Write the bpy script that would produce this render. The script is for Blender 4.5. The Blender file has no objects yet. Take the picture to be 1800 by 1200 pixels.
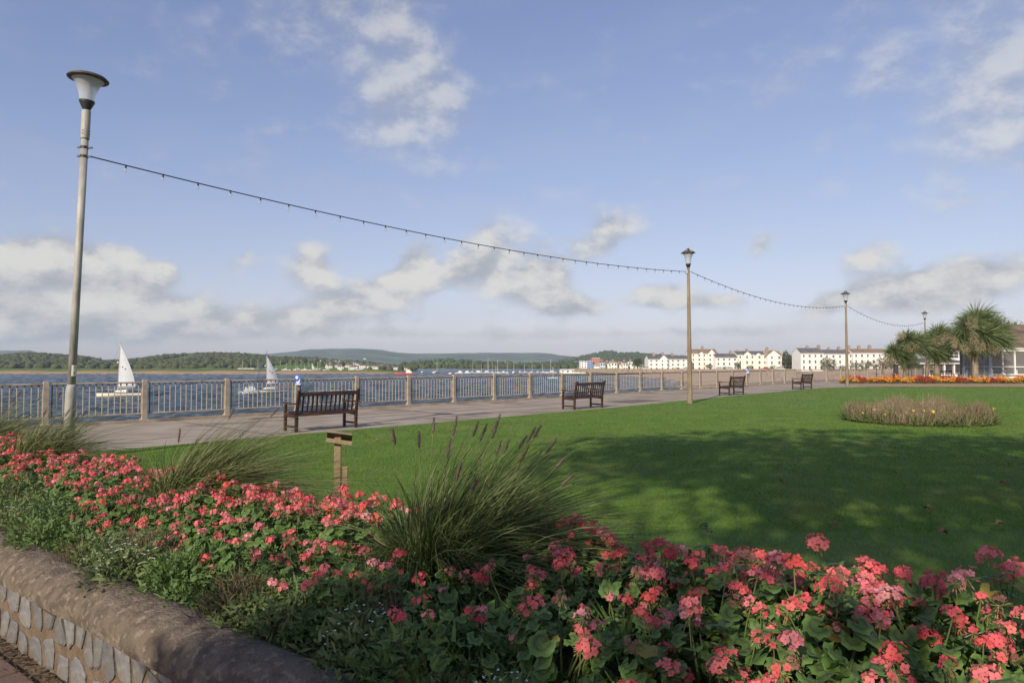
import bpy, math, random
import numpy as np
from mathutils import Vector, Matrix, Euler

random.seed(7)
RNG = np.random.default_rng(11)
R = math.radians
scene = bpy.context.scene
COL = scene.collection

# ------------------------------------------------------------------ camera
PITCH = math.atan(38 / 1200)
EYE = 1.6
cam_d = bpy.data.cameras.new("camera")
cam_d.lens = 24.0
cam_d.sensor_width = 36.0
cam_d.clip_start = 0.05
cam_d.clip_end = 30000
cam = bpy.data.objects.new("camera", cam_d)
cam.location = (0, 0, EYE)
cam.rotation_euler = (math.pi / 2 + PITCH, 0, 0)
COL.objects.link(cam)
scene.camera = cam

# ------------------------------------------------------------------ sun and exposure
SUN_EL = R(29)
SUN_H = Vector((-0.434, -0.901, 0)).normalized()          # horizontal direction towards the sun
SUN_DIR = (SUN_H * math.cos(SUN_EL) + Vector((0, 0, math.sin(SUN_EL)))).normalized()
sun_d = bpy.data.lights.new("sun", 'SUN')
sun_d.energy = 3.9
sun_d.angle = R(0.5)
sun_d.color = (1.0, 0.90, 0.74)
sun = bpy.data.objects.new("sun", sun_d)
sun.rotation_euler = SUN_DIR.to_track_quat('Z', 'Y').to_euler()
COL.objects.link(sun)
vs = scene.view_settings
vs.view_transform = 'Standard'
vs.look = 'None'
vs.exposure = 0.35
vs.gamma = 1.0
vs.use_curve_mapping = False

# ------------------------------------------------------------------ world: Nishita sky with cumulus clouds in world directions
world = bpy.data.worlds.new("World")
scene.world = world
world.use_nodes = True
WN = world.node_tree.nodes
WL = world.node_tree.links
WN.clear()


def wn(t, **kw):
    n = WN.new(t)
    for k, v in kw.items():
        setattr(n, k, v)
    return n


def wmath(op, a, b=None, clamp=False):
    n = WN.new('ShaderNodeMath')
    n.operation = op
    n.use_clamp = clamp
    for i, v in enumerate((a, b)):
        if v is None:
            continue
        if isinstance(v, (int, float)):
            n.inputs[i].default_value = v
        else:
            WL.new(v, n.inputs[i])
    return n.outputs[0]


def wramp(val, lo, hi, smooth=True):
    n = WN.new('ShaderNodeMapRange')
    n.interpolation_type = 'SMOOTHSTEP' if smooth else 'LINEAR'
    n.inputs['From Min'].default_value = lo
    n.inputs['From Max'].default_value = hi
    WL.new(val, n.inputs['Value'])
    return n.outputs['Result']


sky = wn('ShaderNodeTexSky', sky_type='NISHITA')
sky.sun_disc = False
sky.sun_elevation = SUN_EL
sky.sun_rotation = math.atan2(SUN_H.x, SUN_H.y)
sky.altitude = 0
sky.air_density = 1.0
sky.dust_density = 0.6
sky.ozone_density = 2.0
tc = wn('ShaderNodeTexCoord')
sep = wn('ShaderNodeSeparateXYZ')
WL.new(tc.outputs['Generated'], sep.inputs[0])
SX, SY, SZ = sep.outputs
AZ = wmath('ARCTAN2', SX, SY)                       # radians, 0 straight ahead
EL = wmath('ARCSINE', SZ)


def cloud_noise(ax, ay, scale, daz=0.0, dele=0.0, detail=8, rough=0.55, seed=0.0):
    c = WN.new('ShaderNodeCombineXYZ')
    WL.new(wmath('MULTIPLY', wmath('ADD', AZ, daz), ax), c.inputs[0])
    WL.new(wmath('MULTIPLY', wmath('ADD', EL, dele), ay), c.inputs[1])
    c.inputs[2].default_value = seed
    n = WN.new('ShaderNodeTexNoise')
    n.inputs['Scale'].default_value = scale
    n.inputs['Detail'].default_value = detail
    n.inputs['Roughness'].default_value = rough
    WL.new(c.outputs[0], n.inputs['Vector'])
    return n.outputs[0]


def blob(az, el, sa, se, amp, tilt=0.0):
    """a soft patch of cloud cover round one world direction"""
    da = wmath('SUBTRACT', AZ, az)
    de = wmath('SUBTRACT', wmath('SUBTRACT', EL, el), wmath('MULTIPLY', da, tilt))
    q = wmath('ADD', wmath('POWER', wmath('ABSOLUTE', wmath('DIVIDE', da, sa)), 2.0),
              wmath('POWER', wmath('ABSOLUTE', wmath('DIVIDE', de, se)), 2.0))
    return wmath('MULTIPLY', wmath('POWER', 2.718, wmath('MULTIPLY', q, -1.0)), amp)


def px_dir(x, y):
    a = (x - 900) / 1200
    b = (600 - y) / 1200
    d = Vector((a, math.cos(PITCH) - b * math.sin(PITCH), math.sin(PITCH) + b * math.cos(PITCH))).normalized()
    return math.atan2(d.x, d.y), math.asin(d.z)


cover = None
for (x, y, w, h, amp, tilt) in [
    (740, 80, 110, 90, .80, -1.0), (700, 180, 95, 70, .80, -.4), (660, 235, 80, 40, .55, 0), (520, 40, 150, 70, .62, .2), (1750, 90, 110, 110, .80, .5), (1560, 10, 200, 50, .55, .2), (1790, 210, 70, 70, .62, 0), (1540, 130, 60, 70, .40, .6),
    (1080, 398, 50, 36, 1.0, .1), (1040, 440, 70, 30, .7, 0), (860, 425, 42, 44, .85, .2), (840, 470, 70, 36, .95, .2), (548, 462, 46, 48, 1.15, .2), (728, 462, 40, 44, 1.1, .6), (660, 512, 120, 32, 1.05, .2),
    (205, 475, 52, 42, 1.15, .1), (70, 455, 80, 40, 1.1, .2), (40, 520, 130, 60, .95, 0), (230, 535, 120, 45, .85, 0), (1700, 490, 100, 36, 1.35, .1), (1620, 520, 100, 22, .8, .1), (1335, 430, 36, 30, .72, .4), (1520, 452, 42, 28, .72, .3),
    (1155, 515, 60, 28, 1.05, .1), (1240, 530, 80, 18, .75, 0), (920, 510, 85, 34, 1.05, 0), (1010, 540, 60, 24, .95, 0), (1460, 530, 80, 22, .85, .4), (960, 480, 50, 26, .8, 0),
    (400, 560, 330, 26, .75, 0), (425, 460, 45, 34, .80, .5), (295, 478, 25, 18, .7, 0), (800, 590, 500, 12, .45, 0), (150, 592, 260, 14, .5, 0), (1250, 580, 240, 12, .35, 0)]:
    az, el = px_dir(x, y)
    b = blob(az, el, w / 1250, h / 1250, amp, tilt)
    cover = b if cover is None else wmath('ADD', cover, b)
# every other direction: scattered cumulus low down, thinner above (the same sky all round)
side = wramp(wmath('ABSOLUTE', AZ), 0.66, 0.95)
low_band = wmath('MULTIPLY', wramp(EL, 0.26, 0.06), 0.42)
cover = wmath('ADD', cover, wmath('MULTIPLY', side, wmath('ADD', low_band, 0.12)))
base_band = wmath('MULTIPLY', wmath('MULTIPLY', wramp(EL, 0.14, 0.06), wramp(EL, 0.0, 0.02)), 0.08)
cover = wmath('ADD', cover, base_band)


def cloud_density(daz, dele):
    n1 = cloud_noise(1.0, 1.5, 6.0, daz, dele, seed=3.1, detail=7)
    n2 = cloud_noise(1.0, 1.6, 17.0, daz, dele, seed=8.7, detail=7, rough=.6)
    return wmath('ADD', wmath('MULTIPLY', wmath('SUBTRACT', n1, 0.5), 1.5), wmath('MULTIPLY', wmath('SUBTRACT', n2, 0.5), 1.6))


na, nb = cloud_density(0, 0), cloud_density(-0.012, 0.022)
dens = wmath('ADD', na, cover)
mlow, mhigh, fel = wramp(dens, 0.24, 0.98), wramp(dens, 0.05, 1.35), wramp(EL, 0.14, 0.28)
mask = wmath('ADD', wmath('MULTIPLY', mlow, wmath('SUBTRACT', 1.0, fel)), wmath('MULTIPLY', mhigh, fel))
relief = wmath('MULTIPLY', wmath('SUBTRACT', na, nb), 1.25)
lower = wmath('MULTIPLY', wramp(EL, 0.13, 0.03), -0.22)
thick = wmath('MULTIPLY', wramp(dens, 0.4, 1.3), 0.25)
shade = wramp(wmath('ADD', wmath('ADD', relief, lower), thick), -0.42, 0.55)
ccol = WN.new('ShaderNodeMix')
ccol.data_type = 'RGBA'
CLOUD_DARK, CLOUD_LIT = (2.75, 2.85, 3.1, 1), (5.3, 5.1, 4.7, 1)
ccol.inputs['A'].default_value = CLOUD_DARK
ccol.inputs['B'].default_value = CLOUD_LIT
WL.new(shade, ccol.inputs['Factor'])
tint = WN.new('ShaderNodeMix')
tint.data_type = 'RGBA'
tint.blend_type = 'MULTIPLY'
tint.inputs['Factor'].default_value = 1.0
tint.inputs['B'].default_value = (1.10, 0.94, 1.16, 1)
WL.new(sky.outputs[0], tint.inputs['A'])
smix = WN.new('ShaderNodeMix')
smix.data_type = 'RGBA'
WL.new(wmath('MULTIPLY', mask, wmath('SUBTRACT', 0.88, wmath('MULTIPLY', wramp(EL, 0.12, 0.34), 0.26))), smix.inputs['Factor'])
# soft shoulder on the sky's own brightness, the same in every direction
sc1 = WN.new('ShaderNodeVectorMath')
sc1.operation = 'MULTIPLY_ADD'
WL.new(tint.outputs['Result'], sc1.inputs[0])
sc1.inputs[1].default_value = (0.10, 0.10, 0.10)
sc1.inputs[2].default_value = (1, 1, 1)
sc2 = WN.new('ShaderNodeVectorMath')
sc2.operation = 'DIVIDE'
WL.new(tint.outputs['Result'], sc2.inputs[0])
WL.new(sc1.outputs[0], sc2.inputs[1])
sc3 = WN.new('ShaderNodeVectorMath')
sc3.operation = 'SCALE'
sc3.inputs['Scale'].default_value = 1.25
WL.new(sc2.outputs[0], sc3.inputs[0])
WL.new(sc3.outputs[0], smix.inputs['A'])
WL.new(ccol.outputs['Result'], smix.inputs['B'])
# faint streaks of high cirrus
ci = cloud_noise(3.0, 9.0, 1.6, seed=1.3, detail=5)
cmix = WN.new('ShaderNodeMix')
cmix.data_type = 'RGBA'
WL.new(wmath('MULTIPLY', wramp(ci, 0.42, 0.75), 0.12), cmix.inputs['Factor'])
WL.new(smix.outputs['Result'], cmix.inputs['A'])
cmix.inputs['B'].default_value = (3.4, 3.6, 4.1, 1)
bg = wn('ShaderNodeBackground')
bg.inputs['Strength'].default_value = 0.115
WL.new(cmix.outputs['Result'], bg.inputs['Color'])
wo = wn('ShaderNodeOutputWorld')
WL.new(bg.outputs[0], wo.inputs['Surface'])

cy = scene.cycles
cy.max_bounces = 7
cy.diffuse_bounces = 3
cy.glossy_bounces = 3
cy.transmission_bounces = 6
cy.transparent_max_bounces = 8
cy.volume_bounces = 0
cy.use_denoising = True


# ================================================================== helpers
def ray(x, y):
    """photo point -> (X/Y, Z/Y) of its line of sight from the viewpoint; used to survey where things stand"""
    a = (x - 900) / 1200
    b = (600 - y) / 1200
    den = math.cos(PITCH) - b * math.sin(PITCH)
    return a / den, (math.sin(PITCH) + b * math.cos(PITCH)) / den


def at(x, y, Y):
    a, s = ray(x, y)
    return Vector((a * Y, Y, EYE + s * Y))


def gp(x, y, z=0.0):
    a, s = ray(x, y)
    Y = (z - EYE) / s
    return Vector((a * Y, Y, z))


def mesh_np(name, verts, faces):
    verts = np.asarray(verts, np.float32).reshape(-1, 3)
    faces = np.asarray(faces, np.int32)
    m, k = faces.shape
    me = bpy.data.meshes.new(name)
    me.vertices.add(len(verts))
    me.vertices.foreach_set('co', verts.ravel())
    me.loops.add(m * k)
    me.loops.foreach_set('vertex_index', faces.ravel())
    me.polygons.add(m)
    me.polygons.foreach_set('loop_start', np.arange(0, m * k, k, dtype=np.int32))
    me.update(calc_edges=True)
    return me


def link(name, me, parent=None, loc=None, rot=None, scale=None):
    o = bpy.data.objects.new(name, me)
    COL.objects.link(o)
    if parent is not None:
        o.parent = parent
    if loc is not None:
        o.location = loc
    if rot is not None:
        o.rotation_euler = rot
    if scale is not None:
        o.scale = scale if hasattr(scale, '__len__') else (scale,) * 3
    return o


def tag(o, label=None, cat=None, group=None, kind=None):
    if label:
        o['label'] = label
    if cat:
        o['category'] = cat
    if group:
        o['group'] = group
    if kind:
        o['kind'] = kind
    return o


def thing(name, label, cat, loc=(0, 0, 0), rz=0.0, group=None):
    o = link(name, None, loc=loc, rot=(0, 0, rz))
    o.empty_display_size = 0.1
    return tag(o, label, cat, group)


def copy_tree(o, parent=None):
    c = o.copy()
    COL.objects.link(c)
    c.parent = parent
    for ch in o.children:
        copy_tree(ch, c)
    return c


class MB:
    def __init__(self):
        self.v, self.f, self.m = [], [], []
        self.smooth = False

    def add(self, vs_, fs, mi=0):
        o = len(self.v)
        self.v.extend([tuple(p) for p in vs_])
        for f in fs:
            self.f.append([i + o for i in f])
            self.m.append(mi)
        return self

    def box(self, c, s, rot=None, mi=0, bev=0.0):
        hx, hy, hz = s[0] / 2, s[1] / 2, s[2] / 2
        if bev <= 0:
            pts = [Vector((x, y, z)) for z in (-hz, hz) for (x, y) in ((-hx, -hy), (hx, -hy), (hx, hy), (-hx, hy))]
            fs = [(0, 3, 2, 1), (4, 5, 6, 7), (0, 1, 5, 4), (1, 2, 6, 5), (2, 3, 7, 6), (3, 0, 4, 7)]
        else:
            b = min(bev, hx * .9, hy * .9, hz * .9)
            ring = [(-hx + b, -hy), (hx - b, -hy), (hx, -hy + b), (hx, hy - b), (hx - b, hy), (-hx + b, hy), (-hx, hy - b), (-hx, -hy + b)]
            ins = [(max(-hx + b, min(hx - b, x)), max(-hy + b, min(hy - b, y))) for x, y in ring]
            pts = [Vector((x, y, -hz)) for x, y in ins] + [Vector((x, y, -hz + b)) for x, y in ring] + [Vector((x, y, hz - b)) for x, y in ring] + [Vector((x, y, hz)) for x, y in ins]
            fs = [tuple(range(7, -1, -1)), tuple(range(24, 32))]
            for k in range(3):
                for i in range(8):
                    j = (i + 1) % 8
                    fs.append((k * 8 + i, k * 8 + j, k * 8 + 8 + j, k * 8 + 8 + i))
        M = rot if rot is not None else Matrix.Identity(3)
        c = Vector(c)
        return self.add([M @ p + c for p in pts], fs, mi)

    def bar(self, p0, p1, w, h, up=(0, 0, 1), mi=0, bev=0.0):
        p0, p1 = Vector(p0), Vector(p1)
        d = p1 - p0
        x = d.normalized()
        z = Vector(up)
        y = z.cross(x)
        if y.length < 1e-5:
            y = Vector((0, 1, 0)).cross(x)
        y.normalize()
        z = x.cross(y)
        return self.box((p0 + p1) / 2, (d.length, w, h), Matrix((x, y, z)).transposed(), mi, bev)

    def cyl(self, p0, p1, r0, r1=None, n=8, mi=0, caps=True):
        r1 = r0 if r1 is None else r1
        p0, p1 = Vector(p0), Vector(p1)
        d = (p1 - p0).normalized()
        a = d.orthogonal().normalized()
        b = d.cross(a)
        ring = [(a * math.cos(t) + b * math.sin(t)) for t in [2 * math.pi * i / n for i in range(n)]]
        pts = [p0 + q * r0 for q in ring] + [p1 + q * r1 for q in ring]
        fs = [(i, (i + 1) % n, n + (i + 1) % n, n + i) for i in range(n)]
        if caps:
            fs += [tuple(range(n - 1, -1, -1)), tuple(range(n, 2 * n))]
        return self.add(pts, fs, mi)

    def tube(self, pts_, radii, n=7, mi=0):
        pts_ = [Vector(p) for p in pts_]
        out, fs = [], []
        up = Vector((0.13, 0.31, 0.94))
        for k, p in enumerate(pts_):
            d = (pts_[min(k + 1, len(pts_) - 1)] - pts_[max(k - 1, 0)]).normalized()
            a = d.cross(up)
            if a.length < 1e-3:
                a = d.orthogonal()
            a.normalize()
            b = d.cross(a)
            r = radii[k] if hasattr(radii, '__len__') else radii
            out += [p + (a * math.cos(2 * math.pi * i / n) + b * math.sin(2 * math.pi * i / n)) * r for i in range(n)]
        for k in range(len(pts_) - 1):
            for i in range(n):
                j = (i + 1) % n
                fs.append((k * n + i, k * n + j, (k + 1) * n + j, (k + 1) * n + i))
        fs.append(tuple(range(n - 1, -1, -1)))
        fs.append(tuple(range((len(pts_) - 1) * n, len(pts_) * n)))
        return self.add(out, fs, mi)

    def lathe(self, prof, n=20, c=(0, 0, 0), mi=0, close=True):
        c = Vector(c)
        pts = [c + Vector((r * math.cos(2 * math.pi * i / n), r * math.sin(2 * math.pi * i / n), z)) for r, z in prof for i in range(n)]
        fs = []
        for k in range(len(prof) - 1):
            for i in range(n):
                j = (i + 1) % n
                fs.append((k * n + i, k * n + j, (k + 1) * n + j, (k + 1) * n + i))
        if close:
            fs.append(tuple(range(n - 1, -1, -1)))
            fs.append(tuple(range((len(prof) - 1) * n, len(prof) * n)))
        return self.add(pts, fs, mi)

    def prism(self, poly, z0, z1, mi=0):
        n = len(poly)
        pts = [(x, y, z0) for x, y in poly] + [(x, y, z1) for x, y in poly]
        fs = [tuple(range(n - 1, -1, -1)), tuple(range(n, 2 * n))] + [(i, (i + 1) % n, n + (i + 1) % n, n + i) for i in range(n)]
        return self.add(pts, fs, mi)

    def mesh(self, name, mats, smooth=False):
        me = bpy.data.meshes.new(name)
        me.from_pydata([tuple(p) for p in self.v], [], self.f)
        for m_ in (mats if isinstance(mats, (list, tuple)) else [mats]):
            me.materials.append(m_)
        if max(self.m, default=0):
            me.polygons.foreach_set('material_index', self.m)
        if smooth:
            me.polygons.foreach_set('use_smooth', [True] * len(me.polygons))
        me.update()
        return me

    def build(self, name, mats, parent=None, smooth=False, **kw):
        return link(name, self.mesh(name, mats, smooth), parent, **kw)


# ------------------------------------------------------------------ materials
def mat(name, c1, c2=None, scale=6.0, rough=0.7, bump=0.0, bscale=None, metallic=0.0, detail=5, rnd=0.0, spec=0.5, translucent=0.0,
        c3=None, scale3=1.0, stretch=None, contrast=(0.35, 0.65), hue_rnd=None, coat=0.0):
    m = bpy.data.materials.new(name)
    m.use_nodes = True
    nt = m.node_tree
    N, L = nt.nodes, nt.links
    bs = N['Principled BSDF']
    bs.inputs['Roughness'].default_value = rough
    bs.inputs['Metallic'].default_value = metallic
    bs.inputs['Specular IOR Level'].default_value = spec
    if coat:
        bs.inputs['Coat Weight'].default_value = coat
    tcn = N.new('ShaderNodeTexCoord')
    vec = tcn.outputs['Object']
    if stretch:
        mp = N.new('ShaderNodeMapping')
        mp.inputs['Scale'].default_value = stretch
        L.new(vec, mp.inputs[0])
        vec = mp.outputs[0]

    def noise(s, d=detail):
        n = N.new('ShaderNodeTexNoise')
        n.inputs['Scale'].default_value = s
        n.inputs['Detail'].default_value = d
        L.new(vec, n.inputs['Vector'])
        return n.outputs[0]

    def mix(fac, a, b, blend='MIX'):
        x = N.new('ShaderNodeMix')
        x.data_type = 'RGBA'
        x.blend_type = blend
        for sock, v in (('Factor', fac), ('A', a), ('B', b)):
            if isinstance(v, (int, float)):
                x.inputs[sock].default_value = v
            elif isinstance(v, tuple):
                x.inputs[sock].default_value = (*v[:3], 1)
            else:
                L.new(v, x.inputs[sock])
        return x.outputs['Result']

    def rng_(val, lo, hi):
        r = N.new('ShaderNodeMapRange')
        r.interpolation_type = 'SMOOTHSTEP'
        r.inputs['From Min'].default_value = lo
        r.inputs['From Max'].default_value = hi
        L.new(val, r.inputs['Value'])
        return r.outputs['Result']
    col = None
    if c2 is not None:
        col = mix(rng_(noise(scale), *contrast), c1, c2)
    if c3 is not None:
        col = mix(rng_(noise(scale3, 3), 0.52, 0.68), col if col is not None else c1, c3)
    if hue_rnd:
        oi = N.new('ShaderNodeObjectInfo')
        cr = N.new('ShaderNodeValToRGB')
        el = cr.color_ramp.elements
        while len(el) < len(hue_rnd):
            el.new(0.5)
        for i, c in enumerate(hue_rnd):
            el[i].position = i / (len(hue_rnd) - 1)
            el[i].color = (*c, 1)
        L.new(oi.outputs['Random'], cr.inputs[0])
        col = cr.outputs[0] if col is None else mix(0.5, col, cr.outputs[0])
    if rnd:
        oi = N.new('ShaderNodeObjectInfo')
        r = N.new('ShaderNodeMapRange')
        r.inputs['To Min'].default_value = 1 - rnd
        r.inputs['To Max'].default_value = 1 + rnd
        L.new(oi.outputs['Random'], r.inputs['Value'])
        cc = N.new('ShaderNodeCombineColor')
        for i in range(3):
            L.new(r.outputs[0], cc.inputs[i])
        col = mix(1.0, col if col is not None else c1, cc.outputs[0], 'MULTIPLY')
    if col is None:
        bs.inputs['Base Color'].default_value = (*c1, 1)
    else:
        L.new(col, bs.inputs['Base Color'])
    if bump:
        bn = N.new('ShaderNodeBump')
        bn.inputs['Strength'].default_value = 1.0
        bn.inputs['Distance'].default_value = bump
        L.new(noise(bscale or scale * 3, 6), bn.inputs['Height'])
        L.new(bn.outputs[0], bs.inputs['Normal'])
    if translucent:
        tr = N.new('ShaderNodeBsdfTranslucent')
        if col is None:
            tr.inputs['Color'].default_value = (*c1, 1)
        else:
            L.new(col, tr.inputs['Color'])
        ms = N.new('ShaderNodeMixShader')
        ms.inputs[0].default_value = translucent
        L.new(bs.outputs[0], ms.inputs[1])
        L.new(tr.outputs[0], ms.inputs[2])
        L.new(ms.outputs[0], N['Material Output'].inputs['Surface'])
    return m


def glass(name, tint=(.9, .93, .95), rough=0.25, alpha=0.55):
    """frosted or dusty pane: part see-through, part glossy white"""
    m = bpy.data.materials.new(name)
    m.use_nodes = True
    N, L = m.node_tree.nodes, m.node_tree.links
    bs = N['Principled BSDF']
    bs.inputs['Base Color'].default_value = (*tint, 1)
    bs.inputs['Roughness'].default_value = rough
    tr = N.new('ShaderNodeBsdfTransparent')
    tr.inputs['Color'].default_value = (.93, .95, .96, 1)
    tl = N.new('ShaderNodeBsdfTranslucent')
    tl.inputs['Color'].default_value = (*tint, 1)
    m1 = N.new('ShaderNodeMixShader')
    m1.inputs[0].default_value = 0.5
    L.new(bs.outputs[0], m1.inputs[1])
    L.new(tl.outputs[0], m1.inputs[2])
    m2 = N.new('ShaderNodeMixShader')
    m2.inputs[0].default_value = alpha
    L.new(tr.outputs[0], m2.inputs[1])
    L.new(m1.outputs[0], m2.inputs[2])
    L.new(m2.outputs[0], N['Material Output'].inputs['Surface'])
    return m


M = {}
M['asphalt'] = mat('asphalt', (.30, .242, .182), (.37, .31, .24), 1.2, .85, .004, 60, c3=(.24, .19, .14), scale3=.35)
M['concrete'] = mat('concrete', (.40, .335, .25), (.30, .245, .18), 5, .85, .004, 40, c3=(.46, .40, .32), scale3=2.2)
M['kerb'] = mat('kerb', (.26, .20, .145), (.34, .27, .20), 2.5, .9, .006, 30, c3=(.16, .125, .09), scale3=.9)
M['rail'] = mat('rail_paint', (.42, .365, .29), (.34, .29, .225), 4, .55, .001, 30, c3=(.24, .15, .09), scale3=2.0)
M['dark_bar'] = mat('dark_iron', (.035, .04, .05), (.06, .05, .05), 8, .5)
M['bench'] = mat('stained_wood', (.050, .021, .014), (.030, .013, .009), 3, .42, .002, 20, stretch=(1, 6, 6), c3=(.09, .04, .028), scale3=2.5)
M['timber'] = mat('oak', (.42, .29, .15), (.34, .22, .11), 6, .75, .003, 30, stretch=(4, 4, .8))
M['timber_dark'] = mat('weathered_oak', (.25, .19, .12), (.17, .13, .085), 5, .8, .003, 30, stretch=(1, 5, 1))
M['galv'] = mat('galvanised_steel', (.40, .38, .33), (.28, .27, .24), 9, .55, .002, 30, metallic=.0, c3=(.47, .45, .40), scale3=4, stretch=(1, 1, .35))
M['column'] = mat('lamp_column', (.255, .20, .135), (.185, .142, .092), 7, .85, .004, 50, c3=(.29, .245, .18), scale3=2, stretch=(1, 1, .4))
M['black'] = mat('black_metal', (.018, .018, .02), (.03, .028, .028), 10, .5)
M['cap'] = mat('lamp_cap', (.045, .035, .028), (.09, .075, .06), 9, .6, .002, 40)
M['droppings'] = mat('bird_lime', (.62, .60, .56), (.30, .27, .23), 30, .9, .004, 80)
M['frost'] = glass('frosted_lantern', (.80, .84, .88), .3, .72)
M['bulb'] = glass('clear_bulb', (.85, .87, .9), .05, .35)
M['cable'] = mat('cable', (.012, .012, .012), rough=.6)
M['white'] = mat('white_paint', (.78, .77, .74), (.70, .69, .66), 3, .5)
M['sticker'] = mat('cream_sticker', (.72, .69, .56), rough=.5)
M['ink'] = mat('ink', (.02, .02, .02), rough=.6)
M['sign_blue'] = mat('sign_blue', (.035, .10, .36), (.05, .14, .42), 8, .35)
M['sign_white'] = mat('sign_white', (.72, .74, .80), rough=.4)
M['sign_grey'] = mat('sign_lilac', (.50, .50, .62), rough=.4)
M['lawn'] = mat('lawn_turf', (.075, .140, .014), (.098, .175, .020), 1.3, .95, .003, 40, c3=(.12, .175, .030), scale3=.4)
M['blade'] = mat('grass_blade', (.112, .198, .015), (.150, .248, .024), 1.6, .6, translucent=.35, c3=(.185, .230, .048), scale3=.55, spec=.3)
M['soil'] = mat('soil', (.055, .036, .022), (.10, .065, .042), 9, .95, .03, 25)
M['sandy_path'] = mat('sandy_path', (.36, .25, .155), (.28, .185, .115), 1.5, .95, .01, 30)
M['coping'] = mat('coping_concrete', (.150, .114, .080), (.095, .072, .050), 15, .92, .012, 75, c3=(.23, .18, .13), scale3=26, contrast=(.42, .62))
M['mortar'] = mat('mortar', (.12, .082, .050), (.17, .12, .076), 14, .95, .010, 60)
M['stone'] = mat('grey_limestone', (.128, .124, .122), (.200, .192, .182), 11, .75, .012, 22, rnd=.2, c3=(.15, .125, .10), scale3=6)
M['paving'] = mat('paving_slab', (.135, .088, .066), (.175, .118, .09), 4, .9, .004, 60, rnd=.06, c3=(.13, .085, .062), scale3=2.5)
M['litter'] = mat('leaf_litter', (.045, .028, .018), (.12, .075, .04), 30, .95)


def water_material():
    m = bpy.data.materials.new('estuary_water')
    m.use_nodes = True
    N, L = m.node_tree.nodes, m.node_tree.links
    bs = N['Principled BSDF']
    bs.inputs['Roughness'].default_value = .22
    bs.inputs['IOR'].default_value = 1.33
    bs.inputs['Specular IOR Level'].default_value = .36
    tcn = N.new('ShaderNodeTexCoord')

    def noise(s, d, sc=(1, 1, 1), rough=.55):
        mp = N.new('ShaderNodeMapping')
        mp.inputs['Scale'].default_value = sc
        mp.inputs['Rotation'].default_value = (0, 0, .25)
        L.new(tcn.outputs['Object'], mp.inputs[0])
        n = N.new('ShaderNodeTexNoise')
        n.inputs['Scale'].default_value = s
        n.inputs['Detail'].default_value = d
        n.inputs['Roughness'].default_value = rough
        L.new(mp.outputs[0], n.inputs['Vector'])
        return n.outputs[0]
    w1 = noise(.9, 5, (.7, 1, 1), .6)
    w2 = noise(.06, 3, (.7, 1.2, 1))
    foam_n = noise(.22, 5, (.35, 1.2, 1), .6)
    fr = N.new('ShaderNodeMapRange')
    fr.inputs['From Min'].default_value = .715
    fr.inputs['From Max'].default_value = .76
    L.new(foam_n, fr.inputs['Value'])
    cm = N.new('ShaderNodeMix')
    cm.data_type = 'RGBA'
    cm.inputs['A'].default_value = (.027, .044, .048, 1)
    cm.inputs['B'].default_value = (.047, .064, .062, 1)
    L.new(w2, cm.inputs['Factor'])
    fm = N.new('ShaderNodeMix')
    fm.data_type = 'RGBA'
    fm.inputs['B'].default_value = (.7, .72, .73, 1)
    L.new(fr.outputs[0], fm.inputs['Factor'])
    L.new(cm.outputs['Result'], fm.inputs['A'])
    L.new(fm.outputs['Result'], bs.inputs['Base Color'])
    b1 = N.new('ShaderNodeBump')
    b1.inputs['Strength'].default_value = 1
    b1.inputs['Distance'].default_value = .5
    L.new(w1, b1.inputs['Height'])
    L.new(b1.outputs[0], bs.inputs['Normal'])
    return m


M['water'] = water_material()

# ================================================================== the setting
WATER_Z = -5.0
FD = Vector((1.54, 1.68, 0)).normalized()


def fence_point(i):
    if i <= 22:
        return Vector((-10.0 + (i - 1) * 1.54, 18.6 + (i - 1) * 1.68, 0))
    return fence_point(22) + Vector((0.809, 0.588, 0)) * (2.28 * (i - 22))


def fence_out(i, off):
    d = (fence_point(i + 1) - fence_point(i - 1)).normalized()
    return fence_point(i) + Vector((-d.y, d.x, 0)) * off


def sn(s, n):
    return Vector((.676 * s + .737 * n, .737 * s - .676 * n, 0))


WD = Vector((.798, -.603, 0))
WNV = Vector((.603, .798, 0))


def bed(t, n, z=0.0):
    """along the garden wall (t) and away from the viewer (n)"""
    return WD * t + WNV * n + Vector((0, 0, z))


# water: one sheet out to the horizon
w = MB()
w.add([(-7500, -300, WATER_Z - .7), (7500, -300, WATER_Z - .7), (7500, 6400, WATER_Z - .7), (-7500, 6400, WATER_Z - .7)], [(0, 1, 2, 3)])
tag(w.build('water', M['water']), kind='structure')
# choppy surface over the near estuary, finer close by
wy = np.geomspace(30, 1500, 640)
wa = np.linspace(-1.15, .62, 520)
WA, WY = np.meshgrid(wa, wy, indexing='ij')
WXg = WA * WY
WH = np.zeros_like(WXg)
wr = np.random.default_rng(40)
for k in range(46):
    lam = 1.3 * (9.5 / 1.3) ** wr.uniform(0, 1)
    th = R(75) + wr.normal(0, .55)
    kx, ky = 2 * math.pi / lam * math.cos(th), 2 * math.pi / lam * math.sin(th)
    ph = kx * WXg + ky * WY + wr.uniform(0, 6.28)
    WH += (lam * .0075) * (np.sin(ph) + .35 * np.sin(2 * ph + .6))
ny_ = len(wy)
ii, jj = np.meshgrid(np.arange(len(wa) - 1), np.arange(ny_ - 1), indexing='ij')
WF = np.stack([ii * ny_ + jj, (ii + 1) * ny_ + jj, (ii + 1) * ny_ + jj + 1, ii * ny_ + jj + 1], 2).reshape(-1, 4)
me = mesh_np('water_waves', np.stack([WXg, WY, WATER_Z + WH], 2), WF)
me.materials.append(M['water'])
me.polygons.foreach_set('use_smooth', np.ones(len(me.polygons), bool))
tag(link('water_waves', me), kind='structure')

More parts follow.
